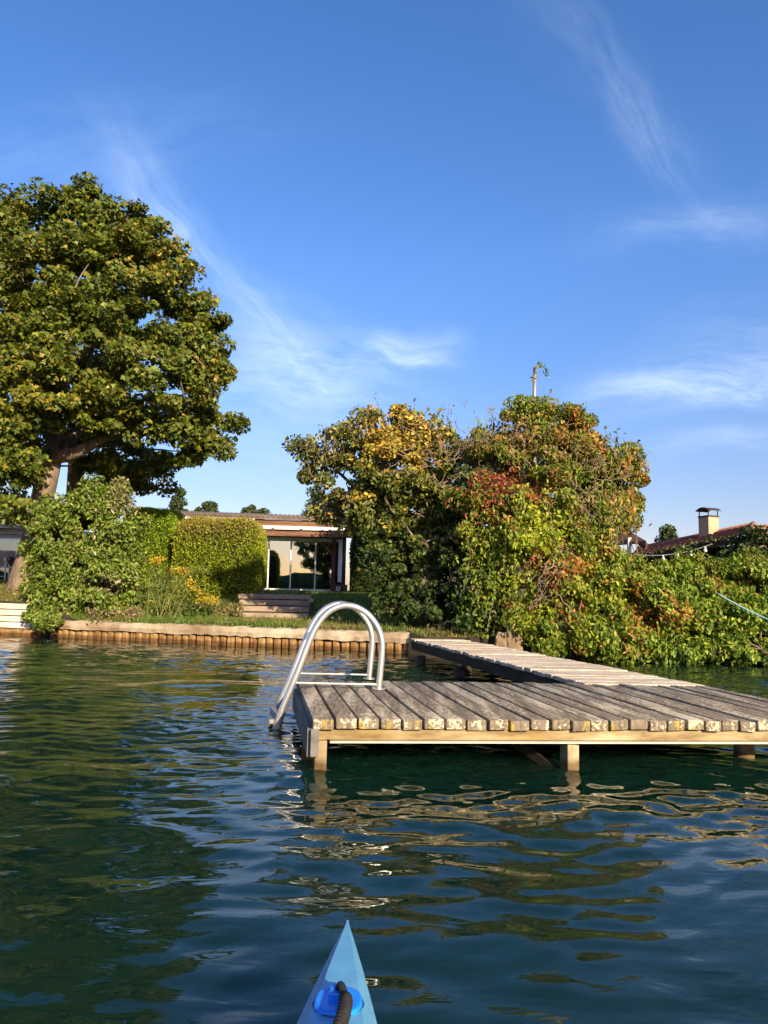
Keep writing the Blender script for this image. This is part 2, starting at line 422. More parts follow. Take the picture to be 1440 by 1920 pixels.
# ------------------------------------------------------------------ ground
def build_ground():
    xs = np.concatenate([np.linspace(-60, -14, 24)[:-1], np.linspace(-14, 6, 101), np.linspace(6, 60, 28)[1:]])
    ts = np.concatenate([np.linspace(0, 10, 61), np.linspace(10, 30, 21)[1:], np.linspace(30, 160, 14)[1:]])
    X, T = np.meshgrid(xs, ts)
    Y = shore_y(X) + T + .06
    Z = ground_z(X, Y)
    V = np.stack([X, Y, Z], -1)
    sk = V[0].copy(); sk[:, 2] = -.8
    V = np.concatenate([sk[None], V], 0)
    ny, nx = V.shape[:2]
    i = np.arange(ny * nx).reshape(ny, nx)
    Q = np.stack([i[:-1, :-1], i[:-1, 1:], i[1:, 1:], i[1:, :-1]], -1).reshape(-1, 4)
    m = surf('turf', [(.3, (.045, .075, .012)), (.5, (.09, .12, .02)), (.72, (.17, .15, .05))], 1.6, detail=8, rough=.95, bump=.6, bumpscale=30, spec=.1, dist=.03)
    o = np_mesh('lawn', V.reshape(-1, 3), Q, [m, surf('bank_soil', [(.3, (.016, .013, .008)), (.7, (.04, .032, .02))], 6, rough=.95)]); tag(o, kind='structure')
    mi = np.zeros(len(Q), np.int32); mi[:nx - 1] = 1; o.data.polygons.foreach_set('material_index', mi)
    # grass blades
    r = np.random.default_rng(3)
    n = 60000
    x = r.uniform(-9.5, 1.5, n); t = np.concatenate([r.uniform(.10, 1.0, n // 3), r.uniform(.12, 7.0, n - n // 3)])
    y = shore_y(x) + t
    step = (x > -3.35) & (x < -1.75) & (y > 15.2) & (y < 17.6)
    x, y = x[~step], y[~step]; n = len(x)
    P = np.stack([x, y, ground_z(x, y)], 1)
    h = r.uniform(.03, .085, n) * (1 + .9 * (r.random(n) < .06))
    lean = r.normal(size=(n, 2)) * .35
    w = .006 + .005 * r.random(n); a = r.random(n) * 6.283
    side = np.stack([np.cos(a), np.sin(a), np.zeros(n)], 1) * w[:, None]
    tipv = np.stack([lean[:, 0] * h, lean[:, 1] * h, h], 1)
    V = np.stack([P - side, P + side, P + tipv * .6 + side * .8, P + tipv], 1).reshape(-1, 3)
    Q = (np.arange(n)[:, None] * 4 + np.array([[0, 1, 2, 3]]))
    patch = np.sin(x * 1.1 + y * .7) + np.sin(x * 2.7 - y * 1.3) + r.normal(size=n) * .8
    c = np.where((patch > .9)[:, None], palette([(.20, .17, .05), (.26, .21, .08)], [1, 1], n, r), palette([(.08, .15, .016), (.12, .19, .025), (.17, .22, .04)], [2, 3, 2], n, r))
    left = x < -5.6
    c[left] = palette([(.15, .16, .03), (.22, .19, .06)], [1, 1], n, r)[left]
    o = np_mesh('grass', V, Q, LEAF_THIN, None, np.repeat(c, 4, 0)); tag(o, kind='stuff')
    # fallen leaves
    n = 420
    x = r.uniform(-8.5, 1.4, n); y = shore_y(x) + r.uniform(.1, 6.5, n)
    P = np.stack([x, y, ground_z(x, y) + .05], 1)
    V, Q = leaf_geo(P, np.stack([r.normal(size=n), r.normal(size=n), r.normal(size=n) * .2], 1), np.array([0, 0, 1.0]) + r.normal(size=(n, 3)) * .35, r.uniform(.05, .10, n), r.uniform(.04, .07, n))
    o = np_mesh('fallen_leaves', V, Q, LEAF_THIN, None, np.repeat(palette([(.45, .30, .06), (.35, .2, .07), (.55, .45, .2)], [1, 1, 1], n, r), 6, 0)); tag(o, kind='stuff')
build_ground()

# ------------------------------------------------------------------ retaining walls
CONC = surf('old_concrete', [(.25, (.22, .165, .11)), (.5, (.46, .37, .26)), (.75, (.64, .55, .42))], 3.2, detail=9, rough=.9, bump=.7, bumpscale=14, coarse=(1.3, (.6, .52, .45)))
PILE = surf('wet_timber_pile', [(.25, (.16, .085, .025)), (.5, (.34, .20, .075)), (.75, (.52, .37, .18))], 9, (1, 1, .4), detail=6, rough=.7, bump=.6, coarse=(6, (.5, .42, .35)))
WPLANK = surf('whitewashed_board', [(.25, (.48, .40, .30)), (.5, (.68, .62, .52)), (.75, (.78, .74, .66))], 3, (.35, .35, 3), detail=8, rough=.85, bump=.4, coarse=(1.5, (.8, .72, .6)))
def build_walls():
    r = np.random.default_rng(5)
    A = WA.copy(); B = np.array(at_z(790, 1227, 0))
    L = np.linalg.norm((B - A)[:2])
    t = thing('retaining_wall', (*((A + B) / 2)[:2], 0), 'stained concrete capped bank wall over a row of short timber piles', 'retaining wall')
    m = MB()
    k = 64
    V = []; F = []
    for i in range(k + 1):
        p = A + wdir * L * i / k
        j = r.normal(size=6) * .007
        prof = [(-.03 + j[0], .155 + j[1]), (-.045 + j[2], .22), (-.035 + j[0], .285 + j[3]), (-.005, .303 + j[4]), (.24, .315 + j[5]), (.24, .155)]
        for (o_, z) in prof: V.append(p + wnor * o_ + np.array([0, 0, z]))
    q = 6
    for i in range(k):
        for a in range(q): F.append((i * q + a, (i + 1) * q + a, (i + 1) * q + (a + 1) % q, i * q + (a + 1) % q))
    F.append(tuple(range(q))); F.append(tuple(k * q + a for a in range(q))[::-1])
    m.add(V, F); m.build('concrete_cap', CONC, t)
    m = MB(); s = .02
    while s < L - .1:
        w = .112 + r.random() * .034
        c = A + wdir * (s + w / 2) + wnor * (.055 + r.normal() * .013)
        top = .146 - abs(r.normal()) * .008
        ax = wdir * w / 2 * .95; ay = wnor * .055
        zb, zt = -.7, top
        # rounded front
        ring = [(-1, 1), (-1, -.35), (-.6, -.95), (.6, -.95), (1, -.35), (1, 1)]
        V = [c + ax * a + ay * b + np.array([0, 0, z]) for z in (zb, zt) for (a, b) in ring]
        F = [(i, (i + 1) % 6, 6 + (i + 1) % 6, 6 + i) for i in range(6)] + [tuple(range(5, -1, -1)), tuple(range(6, 12))]
        m.add(V, F); s += w + .012
    m.build('timber_piling', PILE, t, bevel=.006)
    m = MB(); m.box((A + B) / 2 + wnor * .19 + np.array([0, 0, -.28]), wdir * L / 2, wnor * .06, (0, 0, .42)); m.build('earth_backing', surf('dark_soil', [(.3, (.03, .02, .01)), (.7, (.06, .04, .02))], 5), t)
    # whitewashed board wall at the left
    P1 = WA - wdir * .28; P0 = P1 - wdir * 4.5
    t = thing('plank_wall', ((P0 + P1) / 2), 'whitewashed horizontal plank bank wall beside the big green bush', 'retaining wall')
    d = nrm(P1 - P0); nn = np.array([-d[1], d[0], 0])
    m = MB(); z = .13
    for i in range(4):
        h = .108
        m.box((P0 + P1) / 2 + nn * (.03 + r.normal() * .004) + np.array([0, 0, z + h / 2]), d * np.linalg.norm(P1 - P0) / 2, nn * .025, (0, 0, h / 2 - .005)); z += h + .004
    m.build('white_planks', WPLANK, t, bevel=.006)
    m = MB(); m.box((P0 + P1) / 2 + nn * .0 + np.array([0, 0, -.24]), d * np.linalg.norm(P1 - P0) / 2, nn * .03, (0, 0, .36)); m.build('sill_beam', PILE, t, bevel=.006)
    m = MB(); m.box(P1 + d * .04 + nn * .08 + np.array([0, 0, -.05]), d * .035, nn * .06, (0, 0, .63)); m.build('end_post', PILE, t, bevel=.006)
build_walls()

# ------------------------------------------------------------------ dock
ZD = .26
def lichen_wood(name, base, pale, amt, yellow=True, grain=(1, 1, 1)):
    m, nt, b = newmat(name); L = nt.links
    tc = N(nt, 'ShaderNodeTexCoord'); 
    rnd = N(nt, 'ShaderNodeAttribute', attribute_name='tint')
    mp = N(nt, 'ShaderNodeMapping'); mp.inputs['Rotation'].default_value = (0, 0, R(-8)); mp.inputs['Scale'].default_value = grain; L.new(tc.outputs['Object'], mp.inputs[0])
    add = N(nt, 'ShaderNodeVectorMath', operation='ADD'); L.new(mp.outputs[0], add.inputs[0]); L.new(rnd.outputs['Color'], add.inputs[1])
    g = N(nt, 'ShaderNodeTexNoise'); g.inputs['Scale'].default_value = 14; g.inputs['Detail'].default_value = 6; L.new(add.outputs[0], g.inputs['Vector'])
    r1 = ramp(nt, [(.3, tuple(x * .55 for x in base)), (.55, base), (.75, tuple(x * 1.5 for x in base))]); L.new(g.outputs['Fac'], r1.inputs[0])
    n1 = N(nt, 'ShaderNodeTexNoise'); n1.inputs['Scale'].default_value = 55; n1.inputs['Detail'].default_value = 5; n1.inputs['Roughness'].default_value = .7; L.new(tc.outputs['Object'], n1.inputs['Vector'])
    n2 = N(nt, 'ShaderNodeTexNoise'); n2.inputs['Scale'].default_value = 3.2; n2.inputs['Detail'].default_value = 4; L.new(add.outputs[0], n2.inputs['Vector'])
    ma = N(nt, 'ShaderNodeMath', operation='MULTIPLY_ADD'); L.new(n2.outputs['Fac'], ma.inputs[0]); ma.inputs[1].default_value = .8; L.new(n1.outputs['Fac'], ma.inputs[2])
    r2 = ramp(nt, [(amt, (0, 0, 0)), (amt + .035, (1, 1, 1))]); 
    sc = N(nt, 'ShaderNodeMath', operation='MULTIPLY'); L.new(ma.outputs[0], sc.inputs[0]); sc.inputs[1].default_value = .6
    L.new(sc.outputs[0], r2.inputs[0])
    mx = N(nt, 'ShaderNodeMix', data_type='RGBA'); L.new(r2.outputs[0], mx.inputs[0]); L.new(r1.outputs[0], mx.inputs[6]); mx.inputs[7].default_value = (*pale, 1)
    src = mx.outputs[2]
    if yellow:
        n4 = N(nt, 'ShaderNodeTexNoise'); n4.inputs['Scale'].default_value = 7; n4.inputs['Detail'].default_value = 6; L.new(add.outputs[0], n4.inputs['Vector'])
        r4 = ramp(nt, [(.6, (0, 0, 0)), (.66, (1, 1, 1))]); L.new(n4.outputs['Fac'], r4.inputs[0])
        ge = N(nt, 'ShaderNodeNewGeometry'); sp = N(nt, 'ShaderNodeSeparateXYZ'); L.new(ge.outputs['Normal'], sp.inputs[0])
        lt = N(nt, 'ShaderNodeMath', operation='LESS_THAN'); L.new(sp.outputs[2], lt.inputs[0]); lt.inputs[1].default_value = .5
        mu = N(nt, 'ShaderNodeMath', operation='MULTIPLY'); L.new(lt.outputs[0], mu.inputs[0]); L.new(r4.outputs[0], mu.inputs[1])
        m2 = N(nt, 'ShaderNodeMix', data_type='RGBA'); L.new(mu.outputs[0], m2.inputs[0]); L.new(src, m2.inputs[6]); m2.inputs[7].default_value = (.42, .29, .04, 1); src = m2.outputs[2]
    L.new(src, b.inputs['Base Color']); b.inputs['Roughness'].default_value = .85; b.inputs['Specular IOR Level'].default_value = .12
    bp = N(nt, 'ShaderNodeBump'); bp.inputs['Strength'].default_value = .8; bp.inputs['Distance'].default_value = .006
    hh = N(nt, 'ShaderNodeMath', operation='ADD'); L.new(r2.outputs[0], hh.inputs[0]); L.new(g.outputs['Fac'], hh.inputs[1])
    L.new(hh.outputs[0], bp.inputs['Height']); L.new(bp.outputs[0], b.inputs['Normal'])
    return m
DECK = lichen_wood('lichened_grey_plank', (.215, .175, .125), (.50, .43, .31), .54, grain=(3.5, .35, 1))
WALK = lichen_wood('bleached_plank', (.58, .47, .34), (.70, .60, .46), .52, yellow=False, grain=(.6, 3, 1))
BEAM = surf('weathered_beam', [(.25, (.13, .095, .045)), (.48, (.34, .27, .15)), (.75, (.56, .48, .32))], 9, (.5, .5, 2.2), detail=9, rough=.85, bump=.4, coarse=(2.5, (.7, .6, .42)))
GREYB = surf('grey_side_board', [(.25, (.10, .095, .085)), (.6, (.24, .225, .20)), (.8, (.36, .34, .30))], 4, (.5, .5, 3), rough=.85, bump=.4)
DARKB = surf('dark_timber', [(.3, (.018, .013, .009)), (.6, (.05, .037, .026)), (.8, (.12, .095, .07))], 4, (.7, .7, 2), rough=.7, bump=.4)
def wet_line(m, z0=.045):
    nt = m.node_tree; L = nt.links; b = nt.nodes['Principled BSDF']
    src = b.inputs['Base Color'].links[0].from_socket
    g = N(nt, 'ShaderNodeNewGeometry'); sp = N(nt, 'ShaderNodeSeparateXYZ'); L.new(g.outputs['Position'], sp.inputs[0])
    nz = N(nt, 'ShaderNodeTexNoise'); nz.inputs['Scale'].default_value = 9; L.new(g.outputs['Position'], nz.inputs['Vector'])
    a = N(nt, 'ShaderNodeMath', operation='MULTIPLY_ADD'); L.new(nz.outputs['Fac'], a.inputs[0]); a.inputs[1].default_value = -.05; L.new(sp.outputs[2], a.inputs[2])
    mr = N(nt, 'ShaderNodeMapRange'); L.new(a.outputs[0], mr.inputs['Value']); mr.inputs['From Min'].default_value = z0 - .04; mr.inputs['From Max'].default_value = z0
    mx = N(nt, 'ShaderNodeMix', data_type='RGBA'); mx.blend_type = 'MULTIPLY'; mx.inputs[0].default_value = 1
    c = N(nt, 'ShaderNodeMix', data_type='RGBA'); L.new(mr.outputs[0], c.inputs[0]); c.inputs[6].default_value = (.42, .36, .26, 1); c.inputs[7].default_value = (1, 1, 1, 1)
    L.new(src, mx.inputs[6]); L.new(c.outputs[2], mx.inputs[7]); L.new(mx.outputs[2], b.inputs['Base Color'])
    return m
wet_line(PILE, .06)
POST = surf('algae_stained_post', [(.25, (.17, .12, .06)), (.5, (.40, .32, .20)), (.75, (.55, .47, .33))], 6, (1, 1, .7), rough=.8, bump=.4, coarse=(9, (.45, .38, .28)))
wet_line(POST)
ALU = surf('galvanised_angle', [(.3, (.45, .42, .33)), (.7, (.62, .58, .46))], 6, rough=.5, metallic=.3)
FL = at_z(587, 1348, ZD); BL = at_z(556, 1275, ZD); BR = at_z(1320, 1284, ZD); FRr = at_z(1440, 1352, ZD)
ef = nrm(FRr - FL); eb = nrm(BR - BL); dd = nrm(BL - FL); Wb = np.linalg.norm(BR - BL); Up = np.array([0, 0, 1.0])
DOCK = thing('wooden_dock', ((FL + BR) / 2 * np.array([1, 1, 0])), 'weathered grey wooden dock with lichened platform and pale walkway to shore', 'dock')
def planks_obj(name, boxes, mat, parent, seed, bevel=.007):
    """one mesh of planks, each with its own texture offset"""
    r = np.random.default_rng(seed); V = []; Q = []; C = []
    fs = np.array([(3, 2, 1, 0), (4, 5, 6, 7), (0, 1, 5, 4), (1, 2, 6, 5), (2, 3, 7, 6), (3, 0, 4, 7)])
    for i, P in enumerate(boxes):
        V.append(np.array(P)); Q.append(fs + 8 * i); C.append(np.tile(r.random(3) * 8, (8, 1)))
    o = np_mesh(name, np.concatenate(V), np.concatenate(Q), mat, parent, np.concatenate(C))
    b = o.modifiers.new('bevel', 'BEVEL'); b.width = bevel; b.segments = 3; b.limit_method = 'ANGLE'
    return o
def build_dock():
    r = np.random.default_rng(11)
    boxes = []; u = 0.0; i = 0
    while u < Wb - .03:
        w = .104 - .0088 * u + r.normal() * .002; g = .0095 + r.random() * .005
        f0, f1 = FL + ef * u * (1.0), FL + ef * (u + w)
        b0, b1 = BL + eb * u, BL + eb * (u + w)
        jf = r.normal() * .006; jb = r.normal() * .012; jz = r.normal() * .0025; tw = r.normal() * .002
        f0, f1 = f0 - dd * jf, f1 - dd * jf; b0, b1 = b0 + dd * jb, b1 + dd * jb
        T = np.array([0, 0, .052])
        top = [f0 + Up * (jz - tw), f1 + Up * (jz + tw), b1 + Up * (jz - tw), b0 + Up * (jz + tw)]
        boxes.append([p - T for p in top] + top)
        u += w + g; i += 1
    planks_obj('platform_deck', boxes, DECK, DOCK, 1, .0055)
    FRc = FL + ef * u
    zb = ZD - .056
    m = MB(); a = FL + dd * .05 + ef * .02; b = FRc + dd * .05
    m.bar(a + Up * (zb - .026 - ZD), b + Up * (zb - .026 - ZD), .05, .052); m.build('front_beam', BEAM, DOCK, bevel=.004)
    m = MB(); m.bar(a - dd * .027 + ef * .07 + Up * (zb - .058 - ZD), b - dd * .027 + Up * (zb - .058 - ZD), .045, .009); m.build('metal_angle', ALU, DOCK)
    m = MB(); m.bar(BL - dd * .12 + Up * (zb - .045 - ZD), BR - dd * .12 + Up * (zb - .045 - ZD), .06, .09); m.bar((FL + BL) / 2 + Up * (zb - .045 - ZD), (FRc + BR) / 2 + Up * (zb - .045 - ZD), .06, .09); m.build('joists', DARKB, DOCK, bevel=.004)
    m = MB(); m.bar(FL + dd * .02 - ef * .012 + Up * (-.052 - .07), BL - dd * .05 - ef * .012 + Up * (-.052 - .07), .028, .14); m.build('side_board', GREYB, DOCK, bevel=.004)
    # front posts
    def post(c, w, top, mat=POST, rot=0.0, name='post'):
        m = MB(); cs, sn = math.cos(rot), math.sin(rot)
        ax = (ef * cs + dd * sn) * w / 2; ay = (-ef * sn + dd * cs) * w / 2
        m.box((c[0], c[1], (top - 1.4) / 2), ax, ay, (0, 0, (top + 1.4) / 2)); return m.build(name, mat, DOCK, bevel=.005)
    p = at_y(600, 1400, FL[1] + .05); q = FL + ef * .045 + dd * .055
    post(q, .062, zb - .055, POST)
    post(FL + dd * .30 - ef * .005, .06, .07, PILE)
    m = MB(); m.box(FL + ef * .01 - dd * .006 + Up * (-.115), ef * .021, dd * .012, (0, 0, .068)); m.build('end_block', GREYB, DOCK, bevel=.004)
    x2 = at_z(1062, 1437, 0.0); x2 = FL + ef * np.dot((x2 - FL)[:2], ef[:2]) + dd * .06
    post(x2, .07, zb - .055, POST, .25)
    x3 = at_y(1392, 1400, FL[1] + .55)
    m = MB(); m.tube([(x3[0], x3[1], -1.2), (x3[0] + .01, x3[1], zb)], .055, 12); m.build('post', POST, DOCK, smooth=True)
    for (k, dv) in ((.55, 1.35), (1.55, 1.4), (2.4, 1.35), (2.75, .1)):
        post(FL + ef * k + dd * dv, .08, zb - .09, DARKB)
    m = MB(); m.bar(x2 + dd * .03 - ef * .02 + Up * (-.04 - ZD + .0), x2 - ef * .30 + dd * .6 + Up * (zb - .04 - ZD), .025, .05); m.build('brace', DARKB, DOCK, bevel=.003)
    # walkway
    zs, ze = ZD + .006, ZD + .045
    l0 = at_z(1096, 1281, zs); l1 = at_z(768, 1197, ze); r0 = at_z(1322, 1284.5, zs); r1 = at_z(868, 1199, ze)
    l0 = l0 + (l0 - l1) / np.linalg.norm(l0 - l1) * -.0
    n = int(np.linalg.norm(l1 - l0) / .125); boxes = []
    for i in range(n):
        t0, t1 = i / n, (i + .93) / n
        a0, a1, c0, c1 = l0 + (l1 - l0) * t0, l0 + (l1 - l0) * t1, r0 + (r1 - r0) * t0, r0 + (r1 - r0) * t1
        side = nrm(c0 - a0); ja, jc = r.normal() * .008, r.normal() * .015; jz = r.normal() * .003
        top = [a0 + side * ja + Up * jz, c0 + side * jc + Up * jz, c1 + side * jc + Up * (jz + .001), a1 + side * ja + Up * jz]
        boxes.append([p - Up * .032 for p in top] + top)
    planks_obj('walkway_deck', boxes, WALK, DOCK, 2, .004)
    wd = nrm(l1 - l0); sd = nrm(r0 - l0)
    m = MB()
    for (a, b, o_) in ((l0, l1, .05), (r0, r1, -.05)):
        m.bar(a + sd * o_ + Up * (-.037 - .05), b + sd * o_ + Up * (-.037 - .05), .06, .10)
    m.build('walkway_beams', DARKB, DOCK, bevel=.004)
    for t in (.18, .30, .62, .93):
        for (a, b, o_) in ((l0, l1, .06), (r0, r1, -.08)):
            c = a + (b - a) * t + sd * o_
            m = MB(); m.box((c[0], c[1], -.55), sd * .045, wd * .045, (0, 0, .66)); m.build('post', DARKB if o_ > 0 else POST, DOCK, bevel=.005)
build_dock()

# ------------------------------------------------------------------ ladder
STEEL = surf('satin_steel', [(.3, (.66, .64, .58)), (.7, (.82, .80, .74))], 30, rough=.32, metallic=.85, bump=.03, spec=.5)
OLDMETAL = surf('weathered_steel_foot', [(.3, (.20, .19, .17)), (.7, (.38, .36, .33))], 14, rough=.6, metallic=.4, bump=.2)
def catmull(P, k=10):
    P = np.asarray(P); P = np.concatenate([[2 * P[0] - P[1]], P, [2 * P[-1] - P[-2]]]); out = []
    for i in range(1, len(P) - 2):
        for t in np.linspace(0, 1, k, endpoint=False):
            out.append(.5 * ((2 * P[i]) + (-P[i - 1] + P[i + 1]) * t + (2 * P[i - 1] - 5 * P[i] + 4 * P[i + 1] - P[i + 2]) * t * t + (-P[i - 1] + 3 * P[i] - 3 * P[i + 1] + P[i + 2]) * t ** 3))
    out.append(P[-2]); return np.array(out)
def build_ladder():
    base_n = at_z(710, 1292, ZD); base_f = at_z(692, 1273, ZD)
    t = thing('swim_ladder', base_n, 'shiny steel swimming ladder with two arched handrails on the dock edge', 'ladder')
    rails = {}
    for key, base, off in (('n', base_n, 0), ('f', base_f, 1)):
        if key == 'n':
            px = [(710, 1292), (713, 1262), (716, 1228), (716, 1202), (708, 1176), (690, 1152), (666, 1138), (640, 1136), (614, 1149), (594, 1174), (578, 1208), (562, 1250), (546, 1290), (530, 1328), (518, 1362), (508, 1395)]
            P = np.array([at_plane(x, y, base, np.cross(ef, Up)) for x, y in px])
            P0 = P.copy()
        else:
            P = P0 - base_n + base_f
        C = catmull(P, 8); m = MB(); m.tube(C, .0215, 14); m.build('rail', STEEL, t, smooth=True); rails[key] = C
        m = MB(); m.tube([base + Up * .0, base + Up * .008], .045, 16); m.build('foot_plate', STEEL, t)
    # flat tie bars at deck level
    for key, base in (('n', base_n), ('f', base_f)):
        C = rails[key]; j = np.argmin(np.abs(C[:, 2] - (base[2] + .03)) + 10 * (C[:, 0] > base[0] - .2))
        m = MB(); m.bar(base + Up * .03, C[j] + Up * 0.0, .022, .012); m.build('tie_bar', STEEL, t, bevel=.003)
    n, f = rails['n'], rails['f']
    for zt in (.045, -.2):
        j = np.argmin(np.abs(n[:, 2] - zt) + 10 * (n[:, 0] > base_n[0] - .3)); c0, c1 = n[j].copy(), f[j].copy()
        if zt < -.1: c0 = n[-1] + (n[-1] - n[-2]) * 5; c1 = f[-1] + (f[-1] - f[-2]) * 5
        m = MB(); m.bar(c0 - ef * .02, c1 - ef * .02, .075, .03); m.build('tread', OLDMETAL, t, bevel=.006)
    for c in (n, f):
        e = c[-1]; d = nrm(c[-1] - c[-4]); j = np.argmin(np.abs(c[:, 2] - .11) + 10 * (c[:, 0] > base_n[0] - .3))
        m = MB(); m.tube([c[j], c[j] + d * .12, e + d * .5], [.027, .027, .025], 12); m.build('rail_sleeve', OLDMETAL, t, smooth=True)
build_ladder()

# ------------------------------------------------------------------ kayak
def build_kayak():
    kx = -.083; tip_y = at_z(652, 1725, .215)[1]; tipx = at_z(652, 1725, .215)[0]
    t = thing('kayak', (tipx, tip_y - 1.0, 0), 'light blue kayak bow pointing at the dock from the bottom edge', 'kayak')
    PBL = surf('pale_blue_hull', [(.3, (.115, .36, .55)), (.7, (.16, .43, .62))], 3, detail=5, rough=.38, bump=.05, spec=.5, coarse=(38, (.80, .85, .9)))
    BR_ = surf('bright_blue_plastic', [(.3, (.008, .20, .78)), (.7, (.012, .25, .86))], 6, rough=.3, bump=.04, spec=.5)
    EDGE = plain('dark_seam', (.02, .08, .25), .5)
    ROPE = surf('black_webbing', [(.3, (.010, .010, .011)), (.7, (.03, .028, .027))], 40, rough=.7, bump=.6, bumpscale=120, dist=.002)
    GRIP = surf('ribbed_grip', [(.3, (.012, .010, .009)), (.7, (.034, .028, .024))], 20, rough=.6, bump=.3)
    def hw(s):      # half width at distance s behind the tip
        return .31 * (1 - math.exp(-s * .205 / .31)) if s < 2.3 else .31 * (1 - math.exp(-2.3 * .205 / .31)) * math.cos((s - 2.3) / 2.3 * 1.5) ** .8
    st = [.0, .02, .06, .12, .2, .3, .4, .5, .62, .78, 1.0, 1.25, 1.5, 1.8, 2.1, 2.5, 2.9, 3.3, 3.7, 4.1, 4.4, 4.55]
    V = []; F = []
    def sec(s):
        w = max(hw(s), .002); y = tip_y - s; x = tipx
        g = .215 - .02 * min(s, 1.0); rise = min(.035, s * .06); keel = max(-.09, .17 - s * .75) if s < .35 else -.09
        fl = w * .60
        return [(x, y, keel), (x + w * .72, y, max(keel + .03, g - .20)), (x + w, y, g - .012), (x + w * .985, y, g), (x + fl, y, g + rise), (x - fl, y, g + rise), (x - w * .985, y, g), (x - w, y, g - .012), (x - w * .72, y, max(keel + .03, g - .20))]
    for s in st: V += sec(s)
    q = 9
    for i in range(len(st) - 1):
        for a in range(q): F.append((i * q + a, i * q + (a + 1) % q, (i + 1) * q + (a + 1) % q, (i + 1) * q + a))
    F.append(tuple(range(q))[::-1]); F.append(tuple((len(st) - 1) * q + a for a in range(q)))
    m = MB(); m.add(V, F); m.build('hull', PBL, t, bevel=.004, seg=3)
    def deckz(s): return .215 - .02 * min(s, 1) + min(.035, s * .06)
    def oval(name, sc, a, b, th, mat, par):
        m = MB(); n = 40; Vt = []; Ft = []
        for (k, z) in ((1.0, -.006), (1.0, th * .55), (.93, th), (.86, th)):
            for i in range(n):
                an = 2 * math.pi * i / n; x = a * k * abs(math.cos(an)) ** .8 * math.copysign(1, math.cos(an)); y = b * k * abs(math.sin(an)) ** .8 * math.copysign(1, math.sin(an))
                s = sc - y; w = hw(s); ax = abs(x); flx = w * .60
                zz = deckz(s) if ax < flx else deckz(s) - (ax - flx) / (w * .385) * min(.035, s * .06)
                Vt.append((tipx + x, tip_y - s, zz + z))
        for lv in range(3):
            for i in range(n): Ft.append((lv * n + i, lv * n + (i + 1) % n, (lv + 1) * n + (i + 1) % n, (lv + 1) * n + i))
        c = len(Vt); Vt.append((tipx, tip_y - sc, deckz(sc) + th)); 
        for i in range(n): Ft.append((3 * n + i, 3 * n + (i + 1) % n, c))
        m.add(Vt, Ft); return m.build(name, mat, par, smooth=True)
    s1 = tip_y - at_z(638, 1855, .25)[1]
    fit = oval('handle_mount', s1, .040, .044, .007, BR_, t)
    m = MB(); n = 40
    pts = []
    for i in range(n + 1):
        an = 2 * math.pi * i / n; x = .0415 * math.cos(an); y = .0455 * math.sin(an); s = s1 - y; w = hw(s); flx = w * .60
        zz = deckz(s) if abs(x) < flx else deckz(s) - (abs(x) - flx) / (w * .385) * min(.035, s * .06)
        pts.append((tipx + x, tip_y - s, zz + .001))
    m.tube(pts, .0016, 6, cap=False); m.build('seam', EDGE, fit)
    m = MB(); zc = deckz(s1) + .012; m.box((tipx - .002, tip_y - s1 + .012, zc - .002), (.014, 0, 0), (0, .016, 0), (0, 0, .007)); m.build('lug', BR_, fit, bevel=.003)
    s2 = s1 + .20
    oval('hatch_cover', s2, .070, .105, .010, BR_, t)
    # carry handle: webbing loop then ribbed grip lying back over the deck
    def hp(x, s, dz): return (tipx + x, tip_y - s, deckz(s) + dz)
    m = MB(); c = catmull([hp(-.003, s1 - .012, .014), hp(.003, s1 - .004, .026), hp(.009, s1 + .012, .022), hp(.0125, s1 + .03, .018), hp(.013, s1 + .05, .02)], 6)
    m.tube(c, np.linspace(.0055, .0085, len(c)), 10); h = m.build('carry_strap', ROPE, t, smooth=True)
    m = MB(); c = catmull([hp(.0125, s1 + .028, .020), hp(.014, s1 + .05, .025), hp(.012, s1 + .09, .026), hp(.006, s1 + .14, .026), hp(-.002, s1 + .19, .024)], 24)
    rad = .0095 + .0020 * np.sin(np.arange(len(c)) * 2 * math.pi / 5); m.tube(c, rad, 14); m.build('grip', GRIP, h, smooth=True)
    # cockpit behind the camera's view
    m = MB(); pts = [(tipx + .20 * math.cos(a), tip_y - 2.05 + .42 * math.sin(a), .268) for a in np.linspace(0, 2 * math.pi, 49)]
    m.tube(pts, .018, 10, cap=False); m.build('cockpit_rim', EDGE, t, smooth=True)
    m = MB(); pts = [(tipx + .19 * math.cos(a), tip_y - 2.05 + .41 * math.sin(a), .257) for a in np.linspace(0, 2 * math.pi, 48, endpoint=False)]
    m.add(pts, [tuple(range(48))]); m.build('cockpit_dark_sheet', ROPE, t)  # flat black sheet in place of the dark hollow inside the hull
build_kayak()

